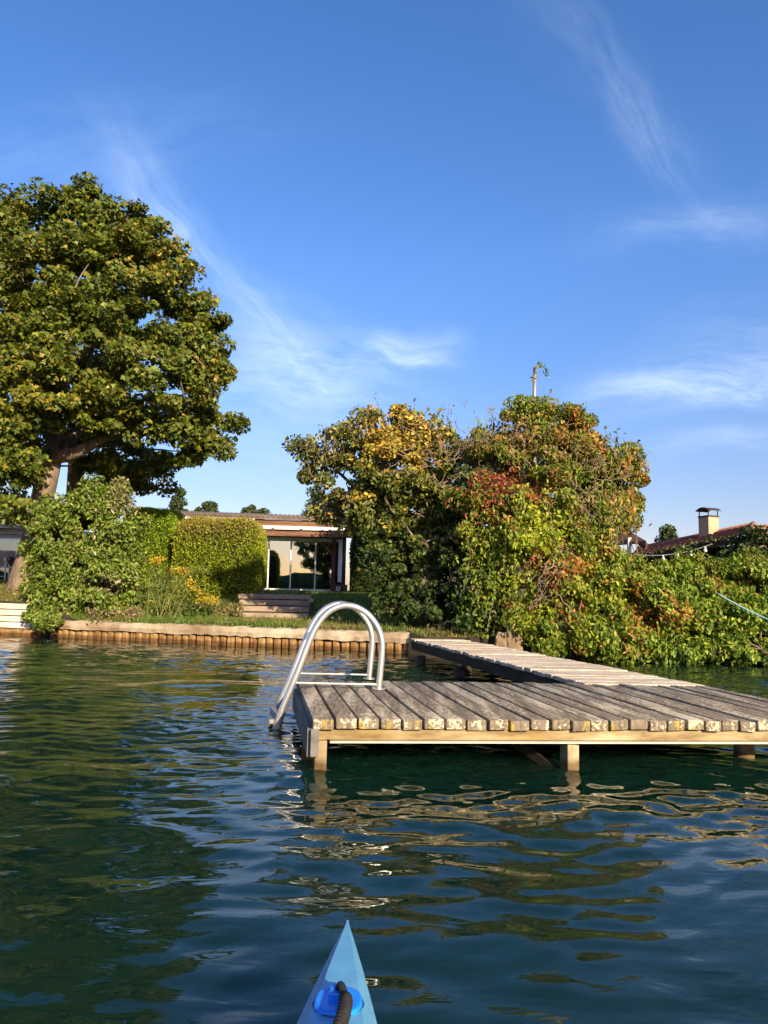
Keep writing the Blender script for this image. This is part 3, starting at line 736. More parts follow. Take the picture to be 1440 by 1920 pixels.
# ------------------------------------------------------------------ maple at the left
def tree_limbs(t, root_pts, root_r, cc, n_br, seed, mat=BARK, r0=.05, amp=.10, limbs=None, name='trunk'):
    """a tapered trunk, limbs given as polylines, and branches reaching the twig clusters"""
    r = np.random.default_rng(seed); m = MB()
    c = catmull(root_pts, 6); m.tube(c, np.interp(np.linspace(0, 1, len(c)), np.linspace(0, 1, len(root_r)), root_r), 12)
    skel = [c]
    for (pts, ra) in (limbs or []):
        q = catmull(pts, 6); m.tube(q, np.interp(np.linspace(0, 1, len(q)), np.linspace(0, 1, len(ra)), ra), 9); skel.append(q)
    o = m.build(name, mat, t, smooth=True)
    S = np.concatenate(skel); m = MB()
    pick = r.choice(len(cc), min(n_br, len(cc)), replace=False)
    for i in pick:
        d = np.linalg.norm(S - cc[i], axis=1) + np.where(S[:, 2] > cc[i][2] - .1, 1.2, 0)
        s = S[np.argmin(d)]; L = np.linalg.norm(cc[i] - s)
        if L < .15: continue
        p = wander(s, cc[i], 7, amp, r, .04)
        m.tube(p, np.linspace(min(r0, .012 + L * .012), .006, 7), 6, cap=False)
        if len(S) < 3000: S = np.concatenate([S, p[2:]])
    m.build('branches', mat, t, smooth=True)
def build_maple():
    Y = 16.5
    base = gp(42, 1085, Y)
    t = thing('maple_tree', base, 'tall spreading maple with dense olive and gold leaves at the left edge', 'tree')
    B = [bl(*b) for b in [(40, 400, 16.5, 75, 62), (150, 395, 16.6, 60, 50), (205, 420, 16.3, 62, 62), (285, 470, 16.2, 62, 62), (120, 500, 15.6, 120, 90), (225, 520, 15.3, 100, 80), (330, 545, 16.3, 66, 58), (362, 585, 16.8, 42, 42),
         (10, 560, 15.2, 110, 120), (110, 620, 14.8, 110, 80), (240, 630, 15.0, 105, 75), (345, 660, 16.0, 62, 48), (385, 705, 16.4, 42, 50), (120, 720, 14.8, 100, 62), (280, 730, 15.2, 115, 58), (10, 720, 15.0, 90, 80),
         (370, 790, 16.2, 55, 45), (412, 825, 16.5, 32, 36), (300, 808, 16.0, 75, 38), (235, 790, 15.6, 70, 40), (265, 880, 19.3, 42, 42), (365, 868, 16.6, 30, 24), (225, 850, 17.6, 60, 50), (215, 885, 19.3, 60, 34), (165, 880, 19.6, 40, 40), (382, 590, 16.5, 36, 48), (408, 690, 16.5, 30, 38), (398, 748, 16.4, 38, 36), (300, 520, 16.4, 62, 52), (130, 745, 15.0, 66, 44), (352, 740, 16.1, 60, 56), (325, 640, 15.8, 62, 60), (390, 640, 16.4, 36, 40), (415, 790, 16.4, 32, 34), (355, 845, 18.8, 58, 34), (60, 382, 16.6, 85, 44), (160, 372, 16.7, 66, 36), (245, 430, 16.5, 45, 50), (60, 800, 14.9, 60, 34), (60, 850, 15.6, 40, 26), (35, 870, 15.0, 50, 40), (290, 890, 19.3, 34, 34), (20, 800, 14.8, 70, 40), (10, 905, 14.7, 72, 70), (25, 900, 15.6, 42, 45),
         (-90, 470, 16, 150, 130), (-120, 680, 16, 150, 140), (-260, 600, 17, 150, 170), (-150, 860, 16, 130, 90), (-350, 720, 17.5, 120, 120), (150, 560, 19, 170, 170, 1.5), (100, 760, 19.2, 170, 130, 1.2), (-120, 600, 20, 200, 220, 1.5)]]
    cols = [(.054, .080, .010), (.092, .125, .013), (.138, .172, .020), (.20, .20, .02), (.32, .25, .03), (.27, .16, .028), (.42, .33, .07)]
    def color(P, r):
        n = len(P); warm = np.sin(P[:, 0] * 1.3 + P[:, 2] * .9) * .5 + np.sin(P[:, 2] * 2.1 - P[:, 1]) * .5 + r.normal(size=n) * .7
        a = palette(cols[:4], [2.2, 4, 4, 2], n, r); b = palette(cols[2:], [3.2, 3.4, 2.0, .4, .5], n, r)
        return np.where((warm > .75)[:, None], b, a)
    def keep(p):
        x, y = proj(p)
        hole = ((x - 135) / 72) ** 2 + ((y - 836) / 26) ** 2 < 1
        hole |= ((x - 95) / 24) ** 2 + ((y - 868) / 30) ** 2 < 1
        hole |= ((x - 30) / 28) ** 2 + ((y - 828) / 14) ** 2 < 1
        hole |= ((x - 165) / 30) ** 2 + ((y - 665) / 36) ** 2 < .7
        hole |= ((x - 270) / 22) ** 2 + ((y - 615) / 20) ** 2 < 1
        hole |= (x > 68) & (x < 150) & (y > 862)
        return ~hole
    o, cc = leaves('crown', B, 205000, .108, color, t, cl=.40, droop=.55, shell=.45, seed=31, aspect=.9, lobed=True, out=.7, upn=.55, cull=.5, keep=keep, flat=.6)
    tr = [base - Up * .2, at_y(58, 1030, Y), at_y(72, 970, Y), at_y(86, 905, Y), at_y(97, 860, Y + .1), at_y(110, 800, Y + .3), at_y(125, 700, Y + .4), at_y(130, 560, Y + .3), at_y(110, 430, Y)]
    rr = [.36, .25, .24, .24, .22, .13, .09, .06, .03]
    limbs = [([at_y(97, 858, Y), at_y(140, 850, Y - .3), at_y(185, 826, Y - .5), at_y(240, 795, Y - .7), at_y(310, 760, Y - .6)], [.17, .14, .11, .08, .03]),
             ([at_y(95, 868, Y), at_y(118, 835, Y + .2), at_y(150, 800, Y + .4), at_y(165, 690, Y), at_y(178, 640, Y - .3), at_y(215, 560, Y)], [.13, .11, .09, .07, .05, .02]),
             ([at_y(84, 905, Y), at_y(50, 865, Y - .4), at_y(10, 815, Y - .8), at_y(-60, 760, Y - 1)], [.14, .12, .11, .06]),
             ([at_y(90, 880, Y), at_y(70, 845, Y - .3), at_y(35, 830, Y - .6), at_y(5, 808, Y - 1)], [.08, .06, .05, .03]),
             ([at_y(86, 900, Y), at_y(66, 872, Y - .4), at_y(45, 838, Y - .7)], [.09, .06, .02]),
             ([at_y(105, 820, Y + .2), at_y(60, 700, Y - .3), at_y(55, 600, Y - .5), at_y(40, 470, Y)], [.10, .08, .05, .02]),
             ([at_y(125, 690, Y + .4), at_y(230, 600, Y + .2), at_y(320, 560, Y)], [.08, .05, .02])]
    tree_limbs(t, tr, rr, cc, 150, 3, limbs=limbs, r0=.03, amp=.05)
    # second trunk standing behind
    b2 = gp(138, 1085, 19.5)
    t2 = thing('background_tree', b2, 'straight grey trunk with a thin crown behind the maple fork', 'tree')
    o, cc = leaves('crown', [bl(140, 800, 19.6, 70, 70), (at_y(150, 660, 19.6), np.array([1.1, 1.1, 1.4])), bl(215, 880, 19.6, 55, 40)], 9000, .11, color, t2, cl=.4, seed=33, droop=.5)
    tree_limbs(t2, [b2, at_y(140, 950, 19.5), at_y(143, 850, 19.5), at_y(146, 700, 19.5)], [.26, .23, .19, .06], cc, 25, 4)
build_maple()

# ------------------------------------------------------------------ shrubs, hedges, creeper
def build_left_bush():
    Y = 13.6
    base = gp(160, 1150, 13.7)
    t = thing('bush', base, 'big rounded green bush spilling over the bank wall in front of the maple', 'bush')
    B = [bl(*b) for b in [(165, 1000, 13.9, 92, 75), (120, 1010, 13.7, 60, 70), (210, 990, 13.9, 58, 62), (170, 1080, 13.6, 95, 65), (110, 1090, 13.4, 52, 60), (95, 1130, 13.15, 36, 48), (215, 1080, 13.9, 42, 62), (180, 1130, 13.4, 70, 28), (180, 935, 14, 48, 32), (215, 925, 14, 36, 25), (110, 950, 14, 40, 30), (75, 1160, 12.95, 26, 24), (100, 1172, 12.75, 30, 14), (160, 1040, 14.3, 100, 90), (165, 1000, 14.0, 60, 60, None, 1.5), (150, 1080, 13.8, 60, 60, None, 1.5)]]
    cols = [(.095, .15, .016), (.15, .215, .024), (.205, .27, .038), (.28, .32, .06), (.36, .33, .12)]
    def color(P, r):
        x, y = proj(P)
        a = palette(cols, [3, 4, 3, 1.3, .3], len(P), r)
        b = palette([(.30, .25, .13), (.20, .19, .07), (.36, .30, .18)], [1, 1, 1], len(P), r)
        tip = ((x > 205) & (y < 960) & (r.random(len(P)) < .55)) | (r.random(len(P)) < .04) | (((x - 205) / 30) ** 2 + ((y - 1095) / 25) ** 2 < r.random(len(P)))
        return np.where(tip[:, None], b, a)
    r = np.random.default_rng(8); ex = []; m = MB()
    for i in range(60):
        x0 = r.uniform(95, 262); y0 = 905 + abs(x0 - 190) * .35 + r.uniform(0, 35); p = at_y(x0, y0 + 30, 13.9 + r.normal() * .2); q = p + np.array([r.normal() * .12, r.normal() * .1, r.uniform(.25, .55)])
        w = wander(p, q, 5, .05, r); m.tube(w, np.linspace(.006, .002, 5), 5, cap=False)
        ex += [w[0] + (w[-1] - w[0]) * k + r.normal(size=3) * .035 for k in np.linspace(.1, 1, 12)]
    m.build('shoots', STEM, t)
    ex = np.array(ex)
    o, cc = leaves('foliage', B, 64000, .08, color, t, cl=.24, droop=.45, shell=.62, seed=9, aspect=.42, cull=.75, extra=(ex, nrm(r.normal(size=ex.shape) + [0, -.3, .5])))
    tree_limbs(t, [base - Up * .1, base + Up * .6, base + Up * 1.4], [.05, .04, .02], cc, 40, 5, STEM, .012, name='stems')
build_left_bush()

def hedge(name, label, x0, x1, ytop, Y, depth, colf, n, seed, size=.05, group=None, round_=.35, ztop=None, base_px=1112, mat=CONIFER):
    """clipped conifer hedge: rounded block covered with small upright sprays"""
    a = at_y(x0, base_px, Y); b = at_y(x1, base_px, Y + depth * .75); zt = at_y((x0 + x1) / 2, ytop, Y)[2]
    cx, w = (a[0] + b[0]) / 2, (b[0] - a[0]) / 2
    zb = float(ground_z(cx, Y)) - .05
    t = thing(name, (cx, Y + depth / 2, zb), label, 'hedge', group)
    r = np.random.default_rng(seed); h = (zt - zb) / 2; cz = (zt + zb) / 2; cy = Y + depth / 2
    u = nrm(r.normal(size=(n * 2, 3))); p = 5.0
    s = (np.abs(u) ** p).sum(1, keepdims=True) ** (-1 / p)
    S = u * s; nn = nrm(np.sign(S) * np.abs(S) ** (p - 1) / np.array([w, depth / 2, h]))
    prob = nn[:, 1] < .35
    S, nn = S[prob][:n], nn[prob][:n]; n = len(S)
    lump = 1 + .035 * np.sin(S[:, 0] * 5 + seed) * np.sin(S[:, 2] * 6 + 1) + .02 * r.normal(size=n)
    P = np.array([cx, cy, cz]) + S * np.array([w, depth / 2, h]) * lump[:, None] - nn * (r.random((n, 1)) ** 2 * .16)
    tip = nn * .75 + np.array([0, 0, .55]) + r.normal(size=(n, 3)) * .5
    V, Q = leaf_geo(P, tip, nn * .3 + r.normal(size=(n, 3)), size * (.6 + .9 * r.random(n)), size * (.35 + .3 * r.random(n)))
    np_mesh('foliage', V, Q, mat, t, np.repeat(np.clip(colf(P, r), .003, .9), 6, 0))
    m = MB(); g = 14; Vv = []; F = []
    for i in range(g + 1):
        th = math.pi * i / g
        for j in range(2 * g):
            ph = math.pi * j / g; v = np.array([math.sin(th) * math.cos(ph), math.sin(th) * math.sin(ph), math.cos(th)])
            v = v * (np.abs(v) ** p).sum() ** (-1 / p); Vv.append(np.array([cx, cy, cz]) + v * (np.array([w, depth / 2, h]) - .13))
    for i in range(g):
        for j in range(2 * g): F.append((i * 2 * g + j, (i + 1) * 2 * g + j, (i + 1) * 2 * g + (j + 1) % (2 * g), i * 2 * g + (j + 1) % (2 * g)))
    m.add(Vv, F); m.build('light_block_core', surf('dark_hedge_core', [(.3, (.012, .018, .005)), (.7, (.035, .045, .012))], 8, rough=1), t)  # solid dark core added to stop light passing between the sprays
    return t
def build_hedges():
    g1 = [(.15, .23, .014), (.21, .30, .018), (.28, .36, .03), (.10, .16, .012)]
    def c1(P, r): return palette(g1, [2, 3, 1.5, 2], len(P), r, .28)
    def c2(P, r):
        x, y = proj(P); n = len(P)
        a = palette([(.16, .21, .012), (.23, .28, .016), (.30, .33, .024), (.12, .15, .012)], [2, 3, 2, 1.5], n, r, .28); b = palette([(.26, .20, .045), (.30, .24, .07), (.20, .17, .04)], [1, 1, 1], n, r)
        d = (y < 1005 + (r.normal(size=n) * 14)) & (r.random(n) < .75)
        return np.where(d[:, None], b, a)
    hedge('thuja_hedge', 'bright green clipped hedge block between the big bush and the browner hedge', 215, 345, 950, 18.5, 1.7, c1, 30000, 41)
    hedge('thuja_hedge', 'rounded yellow green clipped hedge with brown tinged top beside the glazed veranda', 312, 497, 968, 17.8, 1.7, c2, 40000, 42)
    hedge('thuja_hedge', 'dark green hedge in the shade right of the veranda post', 655, 790, 975, 22.0, 2.0, lambda P, r: palette([(.03, .05, .010), (.05, .08, .015), (.09, .11, .03)], [2, 2, 1], len(P), r), 18000, 43, size=.07)  # leaf greens darkened to carry the shade of this corner
build_hedges()

def build_creeper():
    # --- yellowing shrub tree
    Yt = 12.6
    base = gp(770, 1150, 12.9); base[2] = .33
    t = thing('autumn_tree', base, 'leafy tree turning yellow at the top left of the red creeper', 'tree')
    B = [bl(*b) for b in [(600, 845, 12.8, 48, 30, .5, .55), (585, 880, 12.9, 28, 40, .4, .35), (690, 820, 12.6, 62, 50), (760, 812, 12.5, 65, 45), (800, 815, 12.4, 40, 38), (650, 890, 12.8, 70, 48, None, .75), (740, 880, 12.3, 85, 62), (820, 890, 12.0, 62, 60), (690, 950, 12.6, 75, 50), (770, 960, 12.1, 80, 60), (840, 970, 11.8, 55, 55), (630, 935, 13.0, 50, 36, None, .6), (610, 965, 13.2, 30, 18, None, .6), (760, 1010, 12.2, 62, 42), (830, 1030, 11.8, 55, 42)]]
    yel = [(.50, .35, .045), (.42, .33, .06), (.50, .27, .06), (.32, .28, .05)]; grn = [(.07, .095, .016), (.12, .15, .025), (.19, .22, .035), (.28, .28, .055)]
    pale = [(.30, .27, .12), (.24, .22, .09), (.14, .15, .045)]
    def color(P, r):
        x, y = proj(P); n = len(P)
        k = np.exp(-((x - 745) / 85) ** 2 - ((y - 815) / 62) ** 2) * .95 + .35 * np.exp(-((x - 660) / 50) ** 2 - ((y - 935) / 30) ** 2) + .07
        c = palette(grn, [2, 3, 2.4, 1], n, r); c = np.where((crand(P, r) < k)[:, None], palette(yel, [3, 3, 1.6, 2], n, r), c)
        lf = (x < 660) & (crand(P, r) < .45); return np.where(lf[:, None], palette(pale, [1, 1, 1], n, r), c)
    r = np.random.default_rng(14); ex = []; m = MB()
    for i in range(95):
        x0 = r.uniform(565, 842); y0 = 775 + ((x0 - 760) / 200) ** 2 * 95 + r.uniform(-5, 30)
        p = at_y(x0, y0 + 25, 12.5 + r.normal() * .35); q = p + np.array([r.normal() * .14 + (x0 - 740) * .0008, r.normal() * .12, r.uniform(.18, .52)])
        w = wander(p, q, 5, .06, r); m.tube(w, np.linspace(.007, .0025, 5), 5, cap=False)
        ex += [w[0] + (w[-1] - w[0]) * k + r.normal(size=3) * .03 for k in np.linspace(.15, 1.02, 9)]
    m.build('shoots', STEM, t); ex = np.array(ex)
    o, cc = leaves('crown', B, 34000, .078, color, t, cl=.27, droop=.35, shell=.4, seed=51, aspect=.6, cull=.5, keep=lambda p: ~((proj(p)[0] > 832) & (proj(p)[1] < 808)), extra=(ex, nrm(r.normal(size=ex.shape) + [0, -.3, .4])))
    tree_limbs(t, [base, base + np.array([-.05, 0, .9]), at_y(735, 980, 12.7), at_y(720, 900, 12.6), at_y(735, 820, 12.5)], [.10, .085, .07, .05, .02], cc, 130, 6, BARK, .028,
               limbs=[([at_y(745, 1010, 12.7), at_y(680, 930, 12.8), at_y(610, 865, 12.9), at_y(565, 845, 12.9)], [.05, .035, .02, .008]), ([at_y(735, 960, 12.7), at_y(800, 890, 12.3), at_y(850, 790, 12.3)], [.05, .03, .01]), ([at_y(740, 1000, 12.7), at_y(670, 960, 12.9), at_y(600, 950, 13.1)], [.04, .025, .008])])
    # --- dark understorey
    base = gp(800, 1180, 11.6); base[2] = .33
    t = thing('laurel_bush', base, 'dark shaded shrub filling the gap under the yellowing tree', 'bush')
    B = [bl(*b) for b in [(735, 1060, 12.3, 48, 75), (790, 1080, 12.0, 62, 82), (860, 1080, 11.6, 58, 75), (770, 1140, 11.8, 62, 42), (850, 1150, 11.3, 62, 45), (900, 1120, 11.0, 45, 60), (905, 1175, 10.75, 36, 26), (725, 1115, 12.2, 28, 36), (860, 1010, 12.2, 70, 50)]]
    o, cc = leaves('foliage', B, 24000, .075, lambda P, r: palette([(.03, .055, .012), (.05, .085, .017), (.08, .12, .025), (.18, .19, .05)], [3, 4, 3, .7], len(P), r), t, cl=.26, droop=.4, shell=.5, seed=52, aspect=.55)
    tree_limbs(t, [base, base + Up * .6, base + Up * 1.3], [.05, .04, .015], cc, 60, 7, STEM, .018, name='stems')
    # --- creeper-draped mass
    base = gp(1010, 1190, 10.9); base[2] = .3
    t = thing('creeper_thicket', base, 'huge thicket of lime, red and orange creeper draped around a pole', 'creeper')
    B = [bl(*b) for b in [(975, 800, 11.4, 55, 45), (1030, 785, 11.3, 55, 40), (914, 842, 11.5, 40, 42), (935, 870, 11.2, 62, 40), (1010, 850, 11.0, 62, 50), (1095, 815, 11.4, 45, 38), (1075, 870, 11.2, 60, 50), (1150, 860, 11.7, 45, 38), (1180, 905, 11.9, 30, 50), (1145, 935, 11.9, 48, 55), (1170, 985, 11.9, 26, 30, None, .6), (1110, 885, 12.1, 62, 52, .5, 1.4), (1060, 840, 12.0, 60, 40, .5, 1.2), (1150, 950, 12.2, 40, 50, .4, 1.2),
         (895, 925, 11.0, 52, 40), (960, 930, 10.7, 60, 45), (1030, 940, 10.5, 60, 60), (905, 985, 10.9, 62, 45), (975, 1000, 10.55, 60, 55), (1045, 1020, 10.45, 52, 62), (1095, 970, 10.8, 48, 55), (1110, 1040, 10.7, 52, 48), (925, 1030, 10.8, 40, 32), (1000, 1090, 10.6, 42, 45), (1060, 1100, 10.4, 46, 52), (1120, 1100, 10.5, 52, 52), (1165, 1060, 10.75, 36, 36), (1165, 1130, 10.45, 42, 58), (1060, 1175, 10.35, 40, 44), (1015, 1165, 10.35, 32, 36), (1115, 1185, 10.35, 52, 44), (1175, 1190, 10.4, 30, 40), (1000, 1200, 10.3, 24, 20), (1040, 1212, 10.3, 30, 18), (1110, 1218, 10.3, 50, 16), (1170, 1222, 10.35, 40, 16), (985, 1165, 10.3, 14, 16), (945, 1110, 10.9, 28, 45), (930, 1070, 11.0, 20, 40), (955, 1150, 10.75, 24, 22)]]
    lime = [(.30, .36, .022), (.38, .42, .03), (.23, .30, .022), (.46, .46, .07)]; gr = [(.07, .12, .013), (.13, .19, .02), (.20, .27, .03), (.29, .33, .04)]
    red = [(.30, .06, .045), (.22, .042, .034), (.36, .11, .05), (.32, .18, .06)]; org_ = [(.50, .24, .045), (.42, .19, .05), (.54, .37, .06), (.34, .17, .06)]; brn = [(.30, .21, .075), (.23, .18, .05), (.38, .25, .09), (.19, .20, .04)]
    def G(x, y, cx, cy, sx, sy): return np.exp(-((x - cx) / sx) ** 2 - ((y - cy) / sy) ** 2)
    def color(P, r):
        x, y = proj(P); n = len(P); u = r.random(n)
        jx, jy = x + 10 * np.sin(P[:, 2] * 6) + r.normal(size=n) * 6, y + r.normal(size=n) * 8
        kl = 1.1 * G(jx, jy, 1020, 970, 55, 130) + .8 * G(jx, jy, 990, 1120, 45, 70) + .5 * G(jx, jy, 910, 1000, 60, 50) + .5 * G(jx, jy, 1110, 1110, 80, 90)
        kr = 1.1 * G(jx, jy, 905, 900, 52, 20) + .9 * G(jx, jy, 955, 905, 28, 24) + .8 * G(jx, jy, 865, 950, 40, 28) + 1.0 * G(jx, jy, 1045, 1080, 36, 40) + .8 * G(jx, jy, 955, 1130, 24, 12) + .35 * G(jx, jy, 965, 950, 60, 30)
        ko = .85 * G(jx, jy, 1195, 900, 26, 60) + .9 * G(jx, jy, 1190, 1140, 22, 60) + .6 * G(jx, jy, 1150, 1015, 40, 24) + .5 * G(jx, jy, 1130, 830, 60, 36) + .7 * G(jx, jy, 1075, 1065, 34, 30) + .55 * G(jx, jy, 1060, 770, 60, 40) + .06
        kb = .75 * G(jx, jy, 980, 830, 130, 48) + .55 * G(jx, jy, 1110, 960, 60, 60) + .4 * G(jx, jy, 1110, 830, 70, 50)
        c = palette(gr, [1.5, 3, 3, 2], n, r)
        c = np.where((crand(P, r) < kl)[:, None], palette(lime, [3, 3, 2, 1.2], n, r), c)
        c = np.where((crand(P, r) < kb)[:, None], palette(brn, [3, 2, 2, 2], n, r), c)
        c = np.where((crand(P, r) < ko * .7)[:, None], palette(org_, [3, 2, 2, 2], n, r), c)
        return np.where((crand(P, r) < kr * .62)[:, None], palette(red, [3, 2, 2, 1], n, r), c)
    r = np.random.default_rng(15); ex = []; eo = []; m = MB()
    for i in range(80):      # wispy shoots on the top edge
        x0 = r.uniform(885, 1195); y0 = 770 + ((x0 - 1010) / 180) ** 2 * 75 + r.uniform(-12, 30)
        p = at_y(x0, y0 + 22, 11.3 + r.normal() * .25); q = p + np.array([r.normal() * .16, r.normal() * .1, r.uniform(.12, .42)])
        w = wander(p, q, 5, .09, r); m.tube(w, np.linspace(.006, .002, 5), 5, cap=False)
        ex += [w[0] + (w[-1] - w[0]) * k + r.normal(size=3) * .03 for k in np.linspace(.2, 1.02, 6)]
    for i in range(330):     # trailing strands hanging down the face
        x0 = r.uniform(880, 1195); y0 = r.uniform(900, 1110); Y0 = 10.35 + abs(x0 - 1040) * .0025 + r.normal() * .12
        p = at_y(x0, y0, Y0); q = p + np.array([r.normal() * .12, -.06 - abs(r.normal()) * .1, -r.uniform(.35, .95)]); q[2] = max(q[2], .08)
        w = wander(p, q, 7, .06, r)
        if i % 6 == 0: m.tube(w, np.linspace(.006, .003, 7), 5, cap=False)
        ex += [w[0] + (w[-1] - w[0]) * k + r.normal(size=3) * .05 for k in r.random(26)]
    m.build('strands', STEM, t); ex = np.array(ex)
    def keep(p):
        x, y = proj(p); return ~((x > 1158) & (x < 1235) & (y > 984) & (y < 1040))
    exk = keep(ex); ex = ex[exk]
    o, cc = leaves('foliage', B, 112000, .07, color, t, cl=.24, droop=.75, shell=.5, seed=53, aspect=.42, cull=.6, upn=.3, out=.9, mat=LEAF_THIN, keep=keep, extra=(ex, nrm(r.normal(size=ex.shape) * .5 + [0, -.9, .1])))
    tree_limbs(t, [base, base + np.array([.03, .1, 1.0]), base + np.array([-.05, .3, 2.0]), at_y(1000, 760, 11.3)], [.11, .09, .07, .02], cc, 120, 8, STEM, .022, name='stems',
               limbs=[([base + Up * .9, at_y(1080, 960, 11.3), at_y(1150, 880, 11.7)], [.06, .04, .01]), ([base + Up * 1.2, at_y(940, 900, 11.2), at_y(900, 830, 11.4)], [.05, .03, .01])])
    # dead twigs
    def tangle(cx, cy, sx, sy, Y0, n, L, up):
        m = MB()
        for i in range(n):
            p = at_y(cx + r.normal() * sx, cy + r.normal() * sy, Y0 + r.normal() * .15)
            d = nrm(np.array([r.normal(), -.5 * abs(r.normal()), r.normal() * .7 + up])); q = p + d * L * r.uniform(.4, 1.2)
            w = wander(p, q, 7, .14, r); m.tube(w, np.linspace(.0075, .0025, 7) * r.uniform(.6, 1.3), 5, cap=False)
            for k in range(2):
                s = w[r.integers(2, 6)]; m.tube(wander(s, s + nrm(d + r.normal(size=3) * .7) * L * r.uniform(.2, .5), 5, .1, r), np.linspace(.005, .002, 5), 4, cap=False)
        m.build('dead_twigs', TWIG, t)
    tangle(860, 855, 65, 22, 11.4, 52, .42, .2); tangle(960, 845, 70, 26, 11.1, 50, .38, .1); tangle(1080, 880, 50, 24, 11.0, 36, .36, 0); tangle(1030, 1085, 16, 26, 10.1, 36, .32, -.3); tangle(1100, 950, 40, 40, 10.5, 18, .3, 0); tangle(800, 930, 40, 30, 11.8, 14, .36, .2)
    # pole with the last tip of the vine
    pt = at_y(1003, 688, 11.2); pb = gp(1000, 1190, 11.2)
    t = thing('pole', (pt[0], 11.2, .3), 'slim grey metal pole poking out of the creeper top', 'pole')
    m = MB(); m.tube([(pt[0] - .03, 11.2, .2), (pt[0] - .01, 11.2, pt[2] - .5), pt], [.034, .03, .027], 10); m.build('shaft', surf('grey_pole', [(.3, (.20, .19, .17)), (.7, (.32, .31, .28))], 12, rough=.5, metallic=.3), t, smooth=True)
    r2 = np.random.default_rng(4)
    w = catmull([pt + np.array([-.05, -.03, -.25]), pt + np.array([.02, -.05, .01]), pt + np.array([.13, -.04, -.02]), pt + np.array([.2, -.02, -.13])], 6); m = MB(); m.tube(w, .006, 5); v = thing('vine_tip', pt, 'lone curling vine tip hooked over the grey pole top', 'creeper'); m.build('stem', STEM, v)
    P = w[r2.integers(0, len(w), 34)] + r2.normal(size=(34, 3)) * .025; V, Q = leaf_geo(P, r2.normal(size=(34, 3)) + [0, 0, -.6], r2.normal(size=(34, 3)) + [0, -.6, .4], r2.uniform(.04, .075, 34), r2.uniform(.02, .035, 34)); np_mesh('leaves', V, Q, LEAF, v, np.repeat(palette(gr, [1, 2, 2, 1], 34, r2), 6, 0))
    # --- ivy hedge on the right
    hb = at_y(1330, 1240, 10.9)
    t = thing('creeper_hedge', (hb[0], 10.9, 0), 'long wall of green creeper overhanging the water at the right edge', 'hedge')
    r = np.random.default_rng(61); B = []
    for px in range(1190, 1800, 46):
        for (py, yy) in ((1083, 11.05), (1125, 10.75), (1168, 10.6), (1206, 10.5), (1228, 10.5)):
            jx, jy, js = r.normal() * 14, r.normal() * (3 if py < 1100 else 9), r.uniform(.85, 1.15)
            B.append(bl(px + jx, py + jy - (max(0, px - 1230) * .05 if py < 1100 else 0), yy + r.normal() * .12, 44 * js, (30 if py < 1220 else 16) * js, .34))
    gr2 = [(.07, .13, .012), (.14, .22, .02), (.21, .31, .03), (.29, .38, .04), (.38, .42, .05)]
    for px in range(1185, 1800, 34): B.append(bl(px, 1076, 11.0, 30, 24, .3))
    def color2(P, r):
        x, y = proj(P); n = len(P); top = np.clip((1110 - y) / 60, 0, 1)
        c = palette(gr2, [2, 3, 3.5, 2.5, 1.2], n, r)
        k = .02 + .6 * G(x, y, 1285, 1150, 26, 14) + .35 * G(x, y, 1245, 1165, 24, 20) + .25 * G(x, y, 1400, 1100, 60, 16) + .3 * G(x, y, 1210, 1140, 14, 50)
        c = np.where((crand(P, r) < k)[:, None], palette(org_, [2, 2, 2, 1], n, r), c)
        return np.where((crand(P, r) < .3 * top)[:, None], palette([(.28, .28, .03), (.24, .22, .04)], [1, 1], n, r), c)
    o, cc = leaves('foliage', B, 98000, .07, color2, t, cl=.22, droop=.75, shell=.55, seed=62, aspect=.46, cull=.7, upn=.3, out=.9, mat=LEAF_THIN)
    tree_limbs(t, [np.array([hb[0] - 2, 11.0, -.1]), np.array([hb[0], 11.05, .5]), np.array([hb[0] + 1.5, 11.0, .9])], [.05, .04, .03], cc, 90, 9, STEM, .016, name='stems')
    x0, x1 = at_y(1130, 1200, 11.2)[0], at_y(1850, 1200, 11.2)[0]
    m = MB(); m.abox(x0, x1, 11.18, 11.38, -.7, 1.22); w = m.build('boundary_wall', surf('mossy_wall', [(.3, (.05, .045, .035)), (.7, (.14, .12, .09))], 4, rough=.9), None); tag(w, 'low dark mossy wall hidden behind the creeper hedge', 'wall')
    # stone pillar and block at the walkway end
    ST = surf('rough_stone', [(.25, (.16, .12, .08)), (.5, (.34, .27, .19)), (.75, (.50, .42, .32))], 7, rough=.95, bump=.9, dist=.03, coarse=(5, (.6, .5, .42)))
    def rock(name, c, s, label, cat, seed):
        r = np.random.default_rng(seed); m = MB(); g = 7; V = []; F = []
        for i in range(g + 1):
            for j in range(12):
                a = 2 * math.pi * j / 12; v = np.array([math.copysign(abs(math.cos(a)) ** .5, math.cos(a)), math.copysign(abs(math.sin(a)) ** .5, math.sin(a))]); k = (1 - .10 * (i / g)) * (.82 if i == g else 1) * (1 + r.normal() * .05)
                V.append((c[0] + v[0] * s[0] * k, c[1] + v[1] * s[1] * k, c[2] + s[2] * i / g * (1 + .02 * r.normal())))
        for i in range(g):
            for j in range(12): F.append((i * 12 + j, i * 12 + (j + 1) % 12, (i + 1) * 12 + (j + 1) % 12, (i + 1) * 12 + j))
        F.append(tuple(g * 12 + j for j in range(12))); m.add(V, F); o = m.build(name, ST, None, bevel=.012); tag(o, label, cat)
    p = at_y(966, 1205, 10.3); rock('stone_pillar', (p[0], 10.42, .0), (.12, .11, .54), 'short rough stone pillar half covered by creeper beside the walkway', 'pillar', 1)
    p = at_y(941, 1200, 10.35); rock('stone_block', (p[0], 10.42, .0), (.09, .08, .375), 'low grey stone block left of the stone pillar', 'stone', 2)
build_creeper()
